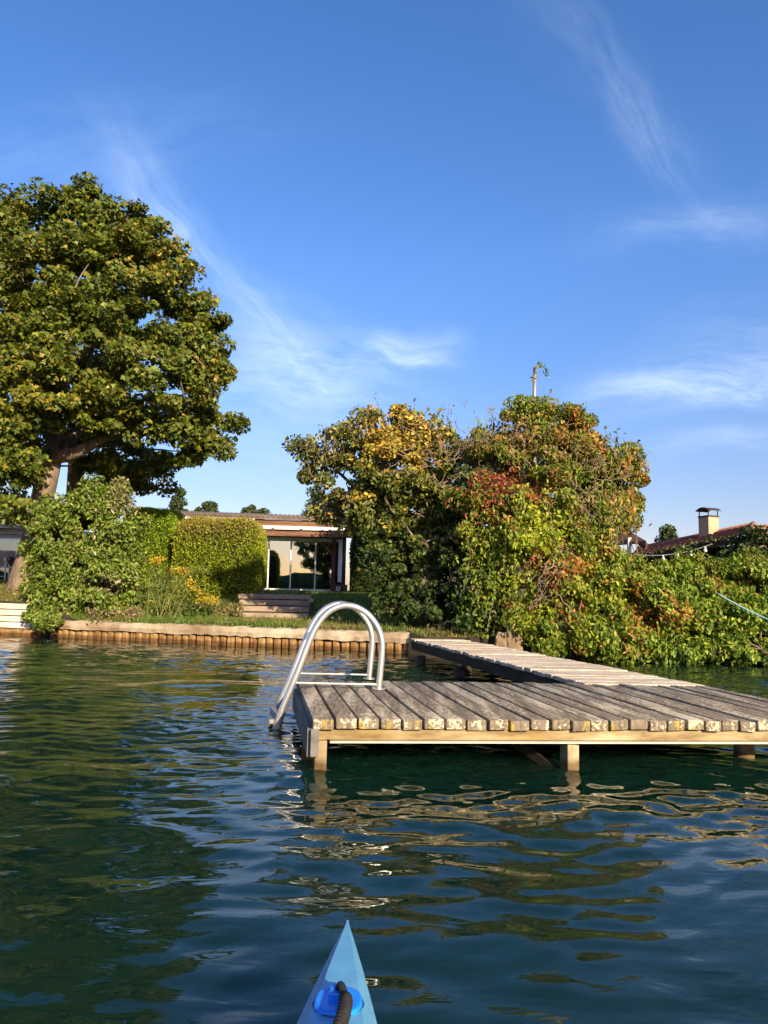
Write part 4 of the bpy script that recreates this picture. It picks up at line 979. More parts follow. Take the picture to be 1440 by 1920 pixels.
def build_hidden_tree():  # unseen tree added so its shadow falls on the veranda's right half
    b = np.array([1.2, 20.5, .85])
    t = thing('added_shade_tree', b, 'dark leafy tree added behind the thicket to shade the veranda', 'tree')
    B = [(np.array([x, y, z]), np.array([a, a, c])) for x, y, z, a, c in ((.9, 20.4, 3.6, 1.5, 1.3), (2.4, 20.8, 3.8, 1.5, 1.3), (-.1, 20.2, 3.0, 1.0, 1.0), (1.4, 20.6, 4.6, 1.2, .9), (3.6, 21, 3.2, 1.3, 1.3))]
    o, cc = leaves('crown', B, 16000, .14, lambda P, r: palette([(.04, .06, .012), (.07, .10, .02), (.12, .14, .03)], [2, 2, 1], len(P), r), t, cl=.42, seed=77, droop=.5)
    tree_limbs(t, [b - Up * .2, b + Up * 1.2, b + np.array([.2, 0, 3.2])], [.16, .13, .05], cc, 40, 9)
build_hidden_tree()

# ------------------------------------------------------------------ goldenrod & border plants
def build_goldenrod():
    r = np.random.default_rng(71); base = gp(310, 1130, 14.2)
    t = thing('goldenrod', base, 'clump of arching goldenrod with yellow flower heads before the hedges', 'plant')
    heads = [(290, 1050), (300, 1046), (330, 1066), (345, 1068), (320, 1076), (362, 1100), (372, 1108), (378, 1125), (388, 1120), (400, 1122), (355, 1090)]
    st = MB(); LP = []; LT = []; fl = []
    for i in range(46):
        x0 = r.uniform(262, 345); p = gp(x0, 1125, 14.2 + r.normal() * .2)
        hx, hy = heads[i] if i < len(heads) else (r.uniform(258, 400), r.uniform(1058, 1120))
        q = at_y(hx, hy, 14.0 + r.normal() * .15); mid = (p + q) / 2 + np.array([0, 0, .12 + .25 * abs(q[0] - p[0])])
        w = catmull([p, mid, q], 8); st.tube(w, np.linspace(.006, .003, len(w)), 5, cap=False)
        for k in range(30):
            j = r.integers(2, len(w)); LP.append(w[j] + r.normal(size=3) * .015); d = nrm(r.normal(size=3) + [0, 0, .2]); LT.append(d)
        if i < len(heads):
            for k in range(70): fl.append(q + r.normal(size=3) * np.array([.06, .06, .035]) - np.array([0, 0, .02]))
    st.build('stems', surf('green_stem', [(.3, (.16, .17, .04)), (.7, (.26, .24, .08))], 8), t)
    LP, LT = np.array(LP), np.array(LT); n = len(LP)
    V, Q = leaf_geo(LP + LT * .05, LT, r.normal(size=(n, 3)) + [0, 0, 1], r.uniform(.08, .15, n), r.uniform(.012, .022, n))
    np_mesh('leaves', V, Q, LEAF_THIN, t, np.repeat(palette([(.12, .19, .03), (.18, .24, .04), (.24, .25, .06)], [2, 2, 1], n, r), 6, 0))
    for f_ in np.array(fl).reshape(-1, 70, 3):
      n = 70; V, Q = leaf_geo(f_, r.normal(size=(n, 3)), r.normal(size=(n, 3)), r.uniform(.02, .04, n), r.uniform(.015, .03, n))
      np_mesh('flower_head', V, Q, LEAF_THIN, t, np.repeat(palette([(.68, .42, .02), (.75, .52, .04), (.5, .33, .03)], [2, 2, 1], n, r), 6, 0))
    # dry weeds at the wall and foot of the bush
    def weeds(name, label, x0, x1, Y, n, h, cols, seed):
        r = np.random.default_rng(seed); b = gp((x0 + x1) / 2, 1150, Y)
        P = np.array([gp(r.uniform(x0, x1), 1150, Y + r.normal() * .25) for _ in range(n)]); hh = r.uniform(.3, 1, n) * h
        P = P + np.stack([r.normal(size=n) * .02, r.normal(size=n) * .02, hh * r.random(n)], 1)
        V, Q = leaf_geo(P, r.normal(size=(n, 3)) + [0, 0, .8], r.normal(size=(n, 3)), r.uniform(.05, .11, n), r.uniform(.015, .04, n))
        o = np_mesh(name, V, Q, LEAF_THIN, None, np.repeat(palette(cols, [1] * len(cols), n, r), 6, 0)); tag(o, label, 'plant')
    weeds('dry_weeds', 'straw coloured dry weeds on the grass at the foot of the big bush', 165, 265, 13.3, 1500, .28, [(.30, .22, .10), (.20, .19, .05), (.36, .28, .16)], 1)
    weeds('dry_weeds', 'brownish weeds beside the left end of the garden steps', 385, 455, 15.2, 900, .35, [(.24, .19, .07), (.16, .17, .04), (.30, .24, .10)], 2)
    weeds('fern', 'low green ferny weeds beneath the goldenrod', 232, 400, 14.6, 2200, .35, [(.10, .15, .03), (.16, .19, .04), (.07, .11, .02)], 3)
build_goldenrod()

# ------------------------------------------------------------------ garden steps
def build_steps():
    SL = surf('old_sleeper', [(.25, (.14, .105, .07)), (.5, (.28, .215, .15)), (.75, (.42, .335, .24))], 3, (.5, 2, 2), detail=8, rough=.9, bump=.5)
    t = thing('garden_steps', gp(512, 1150, 15.6), 'four broad brown timber sleeper steps leading up to the veranda', 'steps')
    r = np.random.default_rng(2)
    z0 = float(ground_z(-2.4, 15.4)) - .02
    rows = [(15.45, 1160), (15.95, 1143), (16.45, 1130), (16.95, 1117)]
    zp = z0
    for i, (Y, py) in enumerate(rows):
        a = at_y(446 - i * 0, 1150, Y); b = at_y(578 + i, 1150, Y); zt = z0 + .128 * (i + 1)
        m = MB(); j = r.normal() * .012
        zl_ = zt - .128 + .016; m.box(((a[0] + b[0]) / 2 + j, Y + .28, (zt + zl_) / 2), ((b[0] - a[0]) / 2, r.normal() * .012, 0), (0, .28, 0), (0, 0, (zt - zl_) / 2)); m.build('step', SL, t, bevel=.014)
        m = MB(); m.abox(a[0] + .05, b[0] - .05, Y + .09, Y + .7, z0 - .2, zt - .02); m.build('earth_fill', DARKB, t)
    p = gp(583, 1150, 15.5)
    t2 = thing('marker_post', p, 'small dark stake with a pale top beside the right end of the steps', 'post')
    top = at_y(584, 1127, 15.5)
    m = MB(); m.tube([(p[0], 15.5, p[2] - .1), (top[0], 15.5, top[2] - .03)], .035, 8); m.build('stake', DARKB, t2)
    m = MB(); m.tube([(top[0], 15.5, top[2] - .035), (top[0], 15.5, top[2] + .03), (top[0] + .01, 15.5, top[2] + .05)], [.05, .055, .03], 10); m.build('cap', CONC, t2, smooth=True)
build_steps()

# ------------------------------------------------------------------ veranda house
GLASS = None
def glassmat():
    m, nt, b = newmat('window_glass'); L = nt.links
    g = N(nt, 'ShaderNodeBsdfGlossy'); g.inputs['Roughness'].default_value = .01; g.inputs['Color'].default_value = (.56, .64, .62, 1)
    tr = N(nt, 'ShaderNodeBsdfTransparent'); tr.inputs['Color'].default_value = (.62, .70, .68, 1)
    lw = N(nt, 'ShaderNodeLayerWeight'); lw.inputs['Blend'].default_value = .55
    mr = N(nt, 'ShaderNodeMapRange'); mr.inputs['To Min'].default_value = .5; mr.inputs['To Max'].default_value = .95; L.new(lw.outputs['Fresnel'], mr.inputs['Value'])
    mx = N(nt, 'ShaderNodeMixShader'); L.new(mr.outputs[0], mx.inputs[0]); L.new(tr.outputs[0], mx.inputs[1]); L.new(g.outputs[0], mx.inputs[2])
    L.new(mx.outputs[0], nt.nodes['Material Output'].inputs[0]); return m
GLASS = glassmat()
WHITE = plain('white_paint', (.78, .77, .74), .45)
BROWN = surf('brown_fascia', [(.3, (.07, .035, .022)), (.55, (.17, .085, .05)), (.75, (.27, .15, .09))], 3, (.4, .4, 3), rough=.8, bump=.3)
RUST = surf('terracotta_boards', [(.3, (.085, .042, .025)), (.55, (.18, .09, .05)), (.75, (.30, .17, .10))], 2.2, (.4, .4, 3), detail=7, rough=.85, bump=.3)  # browns darkened to hold the shade that covers part of the fascia
RED = surf('dark_red_wood', [(.3, (.06, .022, .016)), (.7, (.13, .05, .035))], 4, rough=.7)
ROOFC = surf('corrugated_sheet', [(.3, (.09, .07, .055)), (.6, (.17, .13, .11)), (.8, (.26, .21, .18))], 3, rough=.85, bump=.3)
WALLP = surf('pale_render', [(.3, (.52, .51, .47)), (.7, (.62, .61, .57))], 3, rough=.9)
GREY = plain('grey_metal', (.34, .36, .38), .5, .3)
DARKIN = plain('dark_floor', (.06, .05, .045), .6)
def build_house():
    A = at_y(480, 1106, 26.0); Bp = at_y(650, 1112, 26.36)
    fu = nrm((Bp - A) * np.array([1, 1, 0])); fn = np.array([fu[1], -fu[0], 0])     # fn points toward the lake
    O = A * np.array([1, 1, 0])
    def uz(px, py, d=0.0):
        p = at_plane(px, py, O + fn * d, fn); return np.dot(p - O, fu), p[2]
    t = thing('veranda_house', O + fu * 2 + Up * .85, 'low brown bungalow with corrugated roof and glazed white framed veranda', 'house')
    def bx(m, u0, u1, z0, z1, d0, d1, mi=0):
        c = O + fu * (u0 + u1) / 2 + fn * (d0 + d1) / 2 + Up * (z0 + z1) / 2
        m.box(c, fu * (u1 - u0) / 2, fn * (d1 - d0) / 2, Up * (z1 - z0) / 2, mi)
    uR = uz(652, 1060)[0]; uL = uz(250, 1060)[0]; uG = uz(478, 1060)[0]; uP = uz(637, 1060)[0]
    zf = .86; z_rail = uz(560, 1012)[1]; z_b0 = uz(560, 1003)[1]; z_w0 = uz(560, 988)[1]; z_f1 = uz(560, 973)[1]; z_top = uz(560, 965)[1]
    # walls around the veranda room
    m = MB(); bx(m, uL, uP + .1, .3, z_f1 - .05, -4.2, -4.0); bx(m, uL, uL + .2, .3, z_f1 - .05, -4.0, -.1); bx(m, uL + .2, uG - .4, .3, z_f1 - .05, -.3, -.1); m.build('wall', WALLP, t)
    m = MB(); bx(m, uP + .1, uP + .22, .3, z_f1 - .05, -4.2, -.1); bx(m, uP + .23, uR, .3, z_f1 - .05, -2.2, -2.1); m.build('side_wall', DARKB, t)  # panels made dark in place of the shade in this open corner
    m = MB(); bx(m, uG - .4, uR + .9, .2, zf, -3.99, .25); m.build('floor_slab', surf('veranda_floor', [(.3, (.20, .17, .14)), (.7, (.30, .26, .21))], 4), t)
    m = MB(); bx(m, uG - .4, uR - .125, z_f1 - .15, z_f1 - .06, -3.99, -.12); m.build('ceiling', BROWN, t)
    for (u0, u1) in ((uG + .9, uG + 1.5), (uG + 2.0, uG + 2.8)):
        m = MB(); bx(m, u0, u1, 1.75, 2.5, -3.998, -3.95); m.build('reflected_frame_panel', WHITE, t)  # white panels stand in for frames reflected in the glass
    # roof
    m = MB(); k = int((uR + .25 - uL) / .045); V = []; F = []
    for i in range(k + 1):
        u = uL - .2 + i * .045; c = .03 * math.cos(i * math.pi / 2.0)
        for (d, z) in ((.28, z_f1 + .02), (-4.6, z_top + .42)):
            V.append(O + fu * u + fn * d + Up * (z + c + .03)); V.append(O + fu * u + fn * d + Up * (z + c))
    for i in range(k):
        a, b = i * 4, i * 4 + 4
        F += [(a, b, b + 2, a + 2), (a + 1, a + 3, b + 3, b + 1), (a, a + 1, b + 1, b), (a + 2, b + 2, b + 3, a + 3)]
    m.add(V, F); rf = m.build('roof', ROOFC, t)
    m = MB(); bx(m, uL - .1, uR + .1, z_f1 - .06, z_top - .08, .10, .24); m.build('roof_edge', ROOFC, t)
    us = uz(585, 985)[0]
    m = MB(); zz = np.linspace(z_w0 - .02, z_f1 - .065, 3)
    for a, b in zip(zz[:-1], zz[1:]): bx(m, uz(470, 980)[0], uR + .02, a + .005, b - .005, .06, .12)
    m.build('fascia_boards', RUST, t, bevel=.008)
    m = MB(); bx(m, uz(300, 975)[0], uz(478, 975)[0], z_f1 - .14, z_f1 - .065, .1, .26); m.build('gutter', WHITE, t)
    # lean-to canopy: flashing, panels, rafters, front beam
    zc = z_w0 - .03
    m = MB(); bx(m, uG - .35, uR - .05, zc - .055, zc + .03, .125, .22); m.build('flashing', WHITE, t)
    zb = z_b0
    m = MB(); n = 4
    for i in range(n):
        u0 = uG - .35 + (uR + .25 - uG + .35) * i / n + .03; u1 = uG - .35 + (uR + .25 - uG + .35) * (i + 1) / n - .03
        P = [O + fu * u + fn * d + Up * z for (u, d, z) in ((u0, .2, zc - .10), (u1, .2, zc - .10), (u1, 1.0, zb + .10), (u0, 1.0, zb + .10))]
        m.hexa(P + [p + Up * .02 for p in P])
    m.build('canopy_panels', WHITE, t)
    m = MB()
    for i in range(n + 1):
        u = uG - .35 + (uR + .25 - uG + .35) * i / n
        m.bar(O + fu * u + fn * .14 + Up * (zc - .08), O + fu * u + fn * 1.06 + Up * (zb + .09), .06, .09)
    bx(m, uG - .38, uR + .3, zc - .13, zc - .09, .12, .18); m.build('rafters', RED, t)
    m = MB(); bx(m, uG - .38, uR + .3, zb - .13, zb + .045, .92, 1.04); m.build('front_beam', BROWN, t, bevel=.01)
    zt = z_rail
    m = MB(); bx(m, uG - .3, uP + .08, zt - .06, zt + .06, -.05, .05); m.build('top_rail', WHITE, t)
    m = MB(); bx(m, uG - .3, uz(620, 1110)[0], zf, zf + .09, -.05, .07); m.build('bottom_rail', WHITE, t)
    uc = uP; m = MB(); bx(m, uc - .07, uc + .07, zf + .35, zt - .065, .0, .13); m.build('white_post', WHITE, t, bevel=.01)
    ub = uz(624, 1080)[0]; m = MB(); bx(m, ub - .07, ub + .07, zf - .05, zb - .14, .14, .27); m.build('brown_post', RED, t, bevel=.01)
    m = MB(); m.bar(O + fu * (ub + .05) + fn * .2 + Up * (zt - .55), O + fu * (ub - .5) + fn * .2 + Up * (zt - .08), .07, .09); m.build('brace', RUST, t)
    mull = [uz(x, 1060)[0] for x in (503, 545, 591)]
    eds = [uG - .3] + mull + [ub - .08]
    for a, b in zip(eds[:-1], eds[1:]):
        m = MB(); bx(m, a + .03, b - .03, zf + .095, zt - .065, -.008, .008); m.build('glass_pane', GLASS, t)
    for u in mull:
        m = MB(); bx(m, u - .022, u + .022, zf + .092, zt - .062, -.03, .03); m.build('mullion', WHITE, t)
    # furniture
    CUSH = plain('white_cushion', (.78, .77, .73), .8)
    def armchair(px, d, w, label):
        u = uz(px, 1085, d)[0]; c = O + fu * u + fn * d
        s = thing('armchair', c + Up * zf, label, 'armchair', 'armchairs behind the veranda glass')
        def b(m, u0, u1, z0, z1, d0, d1): m.box(c + fu * (u0 + u1) / 2 + fn * (d0 + d1) / 2 + Up * (zf + (z0 + z1) / 2), fu * (u1 - u0) / 2, fn * (d1 - d0) / 2, Up * (z1 - z0) / 2)
        m = MB(); b(m, -w, w, .24, .42, -.3, .38); m.build('seat', CUSH, s, bevel=.03)
        m = MB(); b(m, -w, w, .42, .88, -.38, -.22); m.build('backrest', CUSH, s, bevel=.04)
        m = MB()
        for sg in (-1, 1):
            b(m, sg * (w + .06) - .04, sg * (w + .06) + .04, .55, .6, -.38, .4)
            for dd_ in (-.34, .36): b(m, sg * (w + .06) - .03, sg * (w + .06) + .03, 0, .55, dd_ - .03, dd_ + .03)
        b(m, -w, w, .16, .23, -.3, .36); m.build('frame', RED, s, bevel=.006)
    armchair(576, -.9, .34, 'white cushioned armchair behind glass, nearer the middle mullion'); armchair(604, -.9, .36, 'white cushioned armchair behind glass, nearer the brown post')
    c0 = O + fu * uz(522, 1090, -.9)[0] + fn * -.9
    s = thing('garden_table', c0 + Up * zf, 'grey picnic table on slanted legs behind the left veranda pane', 'table')
    m = MB(); m.box(c0 + Up * (zf + .62), fu * .75, fn * .35, Up * .025); m.build('tabletop', GREY, s, bevel=.005)
    m = MB(); m.box(c0 + Up * (zf + .34) + fn * .5, fu * .75, fn * .12, Up * .02); m.build('bench_seat', GREY, s)
    for u in (-.5, .5):
        for sg in (-1, 1):
            m = MB(); m.bar(c0 + fu * u + fn * .62 * sg + Up * zf, c0 + fu * u + fn * .1 * sg + Up * (zf + .6), .06, .04); m.build('leg', GREY, s)
    c1 = O + fu * uz(508, 1043, -1.2)[0] + fn * -1.2
    s = thing('hanging_lamp', c1 + Up * 2.1, 'round white hanging lamp seen through the left veranda pane', 'lamp')
    zz = uz(508, 1043, -1.2)[1]
    m = MB(); m.ball((*c1[:2], zz), .17, 10, sc=(1, 1, .75)); m.build('lamp_shade', WHITE, s, smooth=True)
    m = MB(); m.tube([(*c1[:2], zz + .1), (*c1[:2], z_f1 - .15)], .01, 6); m.build('cord', DARKIN, s)
    # wooden stools outside the corner post
    WOOD = surf('brown_garden_wood', [(.3, (.13, .075, .045)), (.7, (.25, .15, .09))], 5, (1, 1, .4), rough=.8)
    def stool(px0, px1, py0, py1, Y, label, name, cat, shelf=None):
        a = at_y(px0, py1, Y); b = at_y(px1, py1, Y); zt = at_y(px0, py0, Y)[2]; zg = float(ground_z((a[0] + b[0]) / 2, Y)); cx = (a[0] + b[0]) / 2; w = (b[0] - a[0]) / 2
        s = thing(name, (cx, Y + w, zg), label, cat)
        m = MB(); m.abox(cx - w, cx + w, Y - .03, Y + 2 * w + .03, zt - .05, zt); m.build('top', WOOD, s, bevel=.006)
        for sx in (-1, 1):
            for yy in (0.04, 2 * w - .04):
                m = MB(); m.abox(cx + sx * (w - .06) - .055, cx + sx * (w - .06) + .055, Y + yy - .03, Y + yy + .03, zg - .02, zt - .05); m.build('leg', WOOD, s, bevel=.005)
        m = MB(); m.abox(cx - w + .1, cx + w - .1, Y + .01, Y + .05, zg + (zt - zg) * .42, zg + (zt - zg) * .42 + .08); m.build('crossbar', WOOD, s)
        return s
    stool(662, 697, 1080, 1119, 24.5, 'square brown wooden bar table standing in the dark beside the veranda', 'bar_table', 'table')
    s = stool(627, 650, 1096, 1118, 24.6, 'low brown wooden stand with a white box below the white post', 'wooden_stand', 'stand')
    p = at_y(634, 1104, 24.5)
    q = thing('junction_box', p, 'tiny white square box fixed on the low wooden stand', 'box'); m = MB(); m.abox(p[0] - .07, p[0] + .07, 24.5, 24.56, p[2] - .07, p[2] + .07); m.build('housing', WHITE, q, bevel=.008); m = MB(); m.abox(p[0] - .04, p[0] + .04, 24.49, 24.498, p[2] - .035, p[2] + .03); m.build('lid', GREY, q)
    # timber fence across the dark gap
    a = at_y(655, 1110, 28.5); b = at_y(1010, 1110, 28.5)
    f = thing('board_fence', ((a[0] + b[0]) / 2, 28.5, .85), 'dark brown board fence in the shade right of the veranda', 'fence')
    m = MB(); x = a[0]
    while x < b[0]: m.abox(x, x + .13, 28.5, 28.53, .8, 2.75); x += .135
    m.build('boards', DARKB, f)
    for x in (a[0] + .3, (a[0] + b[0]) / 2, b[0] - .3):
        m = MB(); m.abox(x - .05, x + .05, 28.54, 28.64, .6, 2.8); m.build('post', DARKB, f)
build_house()

def build_left_house():
    Y = 25.0
    def X(px): return at_y(px, 1040, Y)[0]
    def Z(py): return at_y(20, py, Y)[2]
    zg = 1.0
    t = thing('bungalow', (X(-80), Y + 3, zg), 'pale bungalow with wide picture window behind the maple trunk', 'house')
    xl, xr = X(-330), X(52)
    BEI = surf('beige_fascia', [(.3, (.42, .35, .27)), (.7, (.58, .50, .40))], 3, rough=.8)
    m = MB(); m.abox(xl, xr, Y + 6, Y + 6.2, zg - .3, Z(990)); m.abox(xl, xl + .2, Y, Y + 6, zg - .3, Z(990)); m.abox(xr - .2, xr, Y + .2, Y + 6, zg - .3, Z(990)); m.abox(xl + .2, X(-140), Y, Y + .2, zg - .3, Z(1003)); m.abox(X(-140), xr, Y + .0, Y + .2, zg - .3, zg + .05); m.build('wall', WALLP, t)
    m = MB(); m.abox(xl - .3, xr + .1, Y - .5, Y + 6.4, Z(984), Z(975)); m.build('roof', surf('grey_roof', [(.3, (.33, .30, .28)), (.7, (.48, .45, .42))], 3), t)
    m = MB(); m.abox(xl - .3, xr + .1, Y - .52, Y - .44, Z(993), Z(984) - .004); m.build('fascia', BEI, t)
    m = MB(); m.abox(xl, xr, Y - .3, Y - .02, Z(1003), Z(993) - .004); m.build('canopy', BEI, t)
    m = MB(); m.abox(xl, xr - .05, Y - .2, Y - .03, Z(1010), Z(1003) - .004); m.build('awning_box', GREY, t)
    m = MB(); m.abox(X(-140), X(47), Y + .05, Y + .07, zg + .05, Z(1010)); m.build('glass_pane', GLASS, t)
    m = MB(); m.abox(X(46), X(50), Y - .05, Y + .12, zg, Z(1004)); m.build('window_frame', WHITE, t)
    m = MB(); m.abox(X(-330), X(44), Y + 3.0, Y + 3.1, zg, Z(1010)); m.build('blind', plain('pale_blind', (.62, .66, .64), .9), t)
    fr = plain('chair_frame', (.70, .69, .66), .5); fab = plain('taupe_fabric', (.30, .25, .22), .9)
    def chair(px0, px1, Yc, rz, label):
        s = thing('patio_chair', (at_y((px0 + px1) / 2, 1080, Yc)[0], Yc, zg), label, 'chair', 'patio chairs before the picture window')
        c = ORG[s.name]; w = (at_y(px1, 1080, Yc)[0] - at_y(px0, 1080, Yc)[0]) / 2
        m = MB(); m.abox(c[0] - w, c[0] + w, Yc - .25, Yc + .25, zg + .42, zg + .46); m.build('seat', fab, s, bevel=.01)
        m = MB(); m.abox(c[0] - w, c[0] + w, Yc + .25, Yc + .29, zg + .46, zg + .95); m.build('backrest', fab, s, bevel=.01)
        m = MB()
        for sx in (-1, 1):
            x = c[0] + sx * w
            m.tube([(x, Yc - .25, zg), (x, Yc - .25, zg + .64), (x, Yc + .27, zg + .66)], .022, 6); m.tube([(x, Yc + .27, zg), (x, Yc + .3, zg + .97)], .022, 6)
        m.tube([(c[0] - w, Yc - .25, zg + .42), (c[0] + w, Yc - .25, zg + .42)], .02, 6); m.tube([(c[0] - w, Yc - .25, zg + .15), (c[0] + w, Yc - .25, zg + .15)], .015, 6)
        m.build('frame', fr, s)
    chair(-12, 17, 22.6, 0, 'white framed patio chair at the very left edge of the photo'); chair(24, 42, 22.4, 0, 'white framed patio chair nearer the maple trunk')
    p = at_y(22.5, 1062, 22.2); s = thing('flower_vase', (p[0], p[1], zg), 'slim stand of dark red flowers between the patio chairs', 'flowers')
    m = MB(); m.tube([(p[0], p[1], zg), (p[0], p[1], zg + .5)], [.07, .05], 10); m.build('stand', DARKIN, s)
    r = np.random.default_rng(3); n = 120; P = np.array([p[0], p[1], at_y(22, 1052, 22.2)[2]]) + r.normal(size=(n, 3)) * .07; V, Q = leaf_geo(P, r.normal(size=(n, 3)), r.normal(size=(n, 3)), r.uniform(.05, .09, n), r.uniform(.03, .06, n)); np_mesh('blooms', V, Q, LEAF, s, np.repeat(palette([(.16, .04, .04), (.10, .09, .03), (.22, .07, .08)], [1, 1, 1], n, r), 6, 0))
build_left_house()

def build_right_house():
    TILE = surf('clay_tile', [(.3, (.20, .085, .055)), (.55, (.34, .15, .10)), (.75, (.46, .24, .17))], 9, detail=5, rough=.85, bump=.2)
    PL = surf('ochre_render', [(.3, (.36, .28, .17)), (.7, (.48, .39, .25))], 3, rough=.9, bump=.2)
    e0, e1 = at_y(1178, 1048, 19.5), at_y(1408, 1004, 14.8)         # eave, rising toward the viewer
    r0, r1 = at_y(1196, 1030, 21.5), at_y(1412, 986, 17.0)          # ridge
    ze = (e0[2] + e1[2]) / 2; zr = (r0[2] + r1[2]) / 2
    t = thing('tiled_house', ((e0 + e1) / 2 * np.array([1, 1, 0]) + Up * .4), 'neighbouring house with red clay tile roof behind the right creeper hedge', 'house')
    def tiled(m, a, b, c, d, pitch=.22):     # a-b eave, d-c ridge: roman tiles as ridged columns
        n = max(2, int(np.linalg.norm(b - a) / pitch)); nn = nrm(np.cross(b - a, d - a)); nn = nn if nn[2] > 0 else -nn
        rows = 9; V = []; F = []; kk = n * 6
        for j in range(rows + 1):
            for s in (0, 1):
                t_ = (j + s * .98) / (rows + 1)
                for i in range(kk + 1):
                    q = i / kk; p = (a + (b - a) * q) * (1 - t_) + (d + (c - d) * q) * t_
                    V.append(p + nn * (.035 * abs(math.sin(math.pi * i / 6)) + .03 * (1 - s)))
        R_ = 2 * (rows + 1)
        for j in range(R_ - 1):
            for i in range(kk): F.append((j * (kk + 1) + i, j * (kk + 1) + i + 1, (j + 1) * (kk + 1) + i + 1, (j + 1) * (kk + 1) + i))
        m.add(V, F)
    m = MB(); tiled(m, e0, e1, r1, r0)
    # hip end facing the viewer and the far slope
    h1 = at_y(1560, 1004, 15.6)
    back0, back1 = r0 + (r0 - e0) * np.array([1, 1, 0]) - Up * (zr - ze), r1 + (r1 - e1) * np.array([1, 1, 0]) - Up * (zr - ze)
    rr = at_y(1500, 986, 18.0)
    tiled(m, e1 + np.array([.01, 0, 0]), h1, rr, r1 + np.array([.01, 0, 0])); m.build('roof', TILE, t, smooth=False)
    m = MB(); m.bar(e0 - Up * .06, e1 - Up * .06, .10, .09); m.bar(e1 - Up * .06, h1 - Up * .06, .10, .09); m.build('eave_board', BROWN, t)
    m = MB(); c = [r1 + Up * .05 + (e1 - r1) * k for k in np.linspace(0, 1, 6)]; m.tube(c, .055, 8); m.tube([r0 + Up * .03, r1 + Up * .03], .06, 8); m.build('ridge_tiles', TILE, t, smooth=True)
    m = MB(); inn = nrm(r0 - e0) * 1.0; inn[2] = 0
    def wall(a, b, z0, z1, th=.1):
        d = nrm((b - a) * np.array([1, 1, 0])); n_ = np.array([-d[1], d[0], 0]); c = (a + b) / 2 * np.array([1, 1, 0]) + Up * (z0 + z1) / 2
        m.box(c, d * np.linalg.norm((b - a)[:2]) / 2, n_ * th, Up * (z1 - z0) / 2)
    off = nrm((r0 - e0) * np.array([1, 1, 0])) * 1.3
    wall(e0 + off, e1 + off, .2, min(e0[2], e1[2]) + .18); wall(e1 + nrm(h1 - e1) * .2, h1, .2, e1[2] - .12); m.build('wall', surf('porch_shade_wall', [(.3, (.02, .018, .014)), (.7, (.05, .045, .035))], 4, rough=.9), t)  # wall coloured nearly black for the deep shade under the eave
    # chimney
    cb = at_y(1336, 1004, 18.0)
    ch = thing('chimney', (cb[0], 18.0, cb[2] - .5), 'ochre rendered chimney with dark curved metal cowl on the tiled roof', 'chimney')
    bpy.data.objects.remove(ch, do_unlink=True)
    s = 18.0 / FPX; zt = at_y(1336, 969, 18.0)[2]; a = R(40); w = .165
    ax = np.array([math.cos(a), math.sin(a), 0]) * w; ay = np.array([-math.sin(a), math.cos(a), 0]) * w
    ax, ay = np.array([.36, -.933, 0]) * w, np.array([.933, .36, 0]) * w
    m = MB(); m.box((cb[0], 18.2, (zt + cb[2] - .6) / 2), ax, ay, Up * (zt - cb[2] + .6) / 2); chm = m.build('chimney', PL, t, bevel=.008)
    DM = plain('dark_cowl', (.06, .05, .05), .6, .4)
    m = MB(); cc = np.array([cb[0], 18.2, zt])
    m.box(cc + Up * .02, ax * 1.04, ay * 1.04, Up * .02)
    for sx in (-1, 1):
        for sy in (-1, 1): m.tube([cc + ax * .88 * sx + ay * .88 * sy + Up * .03, cc + ax * .88 * sx + ay * .88 * sy + Up * .16], .014, 6)
    V = []; F = []; k = 10
    for i in range(k + 1):
        q = -1 + 2 * i / k
        for sy in (-1, 1):
            for dz in (0, .015): V.append(cc + ax * 1.25 * q + ay * 1.25 * sy + Up * (.155 + .075 * (1 - q * q) + dz))
    for i in range(k):
        b = i * 4; F += [(b + 1, b + 5, b + 7, b + 3), (b, b + 2, b + 6, b + 4), (b, b + 4, b + 5, b + 1), (b + 2, b + 3, b + 7, b + 6)]
    F += [(0, 1, 3, 2), (k * 4, k * 4 + 2, k * 4 + 3, k * 4 + 1)]
    m.add(V, F); m.build('cowl', DM, chm)
    # ivy on the dark porch side and the lit ivy on the corner
    iv = [(.025, .045, .010), (.04, .065, .015), (.07, .10, .025), (.10, .13, .04)]
    b_ = at_y(1420, 1050, 14.2); tv = thing('wall_ivy', (b_[0], 14.2, .4), 'dark ivy smothering the corner of the tiled house', 'ivy')
    B = [bl(1395, 1030, 14.7, 36, 28, .3), bl(1430, 1026, 14.4, 38, 28, .3), bl(1480, 1026, 14.4, 45, 30, .3),  bl(1400, 1060, 14.6, 60, 20, .3)]
    o, cc_ = leaves('foliage', B, 9000, .075, lambda P, r: palette(iv, [2, 3, 2, 1], len(P), r), tv, cl=.25, droop=.7, seed=81)
    tree_limbs(tv, [b_ * np.array([1, 1, 0]) + Up * .4, b_ + Up * .1, b_ + np.array([.3, .1, .3])], [.04, .03, .01], cc_, 25, 3, STEM, .015, name='stems')
    bv = at_y(1290, 1010, 17.0); tv = thing('roof_vine', (bv[0], 17, bv[2]), 'thin leafy vine trailing along the eave of the tiled house', 'ivy')
    P = []; r = np.random.default_rng(6)
    eb_, ee = e0 + (e1 - e0) * .25, e0 + (e1 - e0) * .9
    for i in range(700): P.append(eb_ + (ee - eb_) * r.random() + r.normal(size=3) * np.array([.06, .06, .05]))
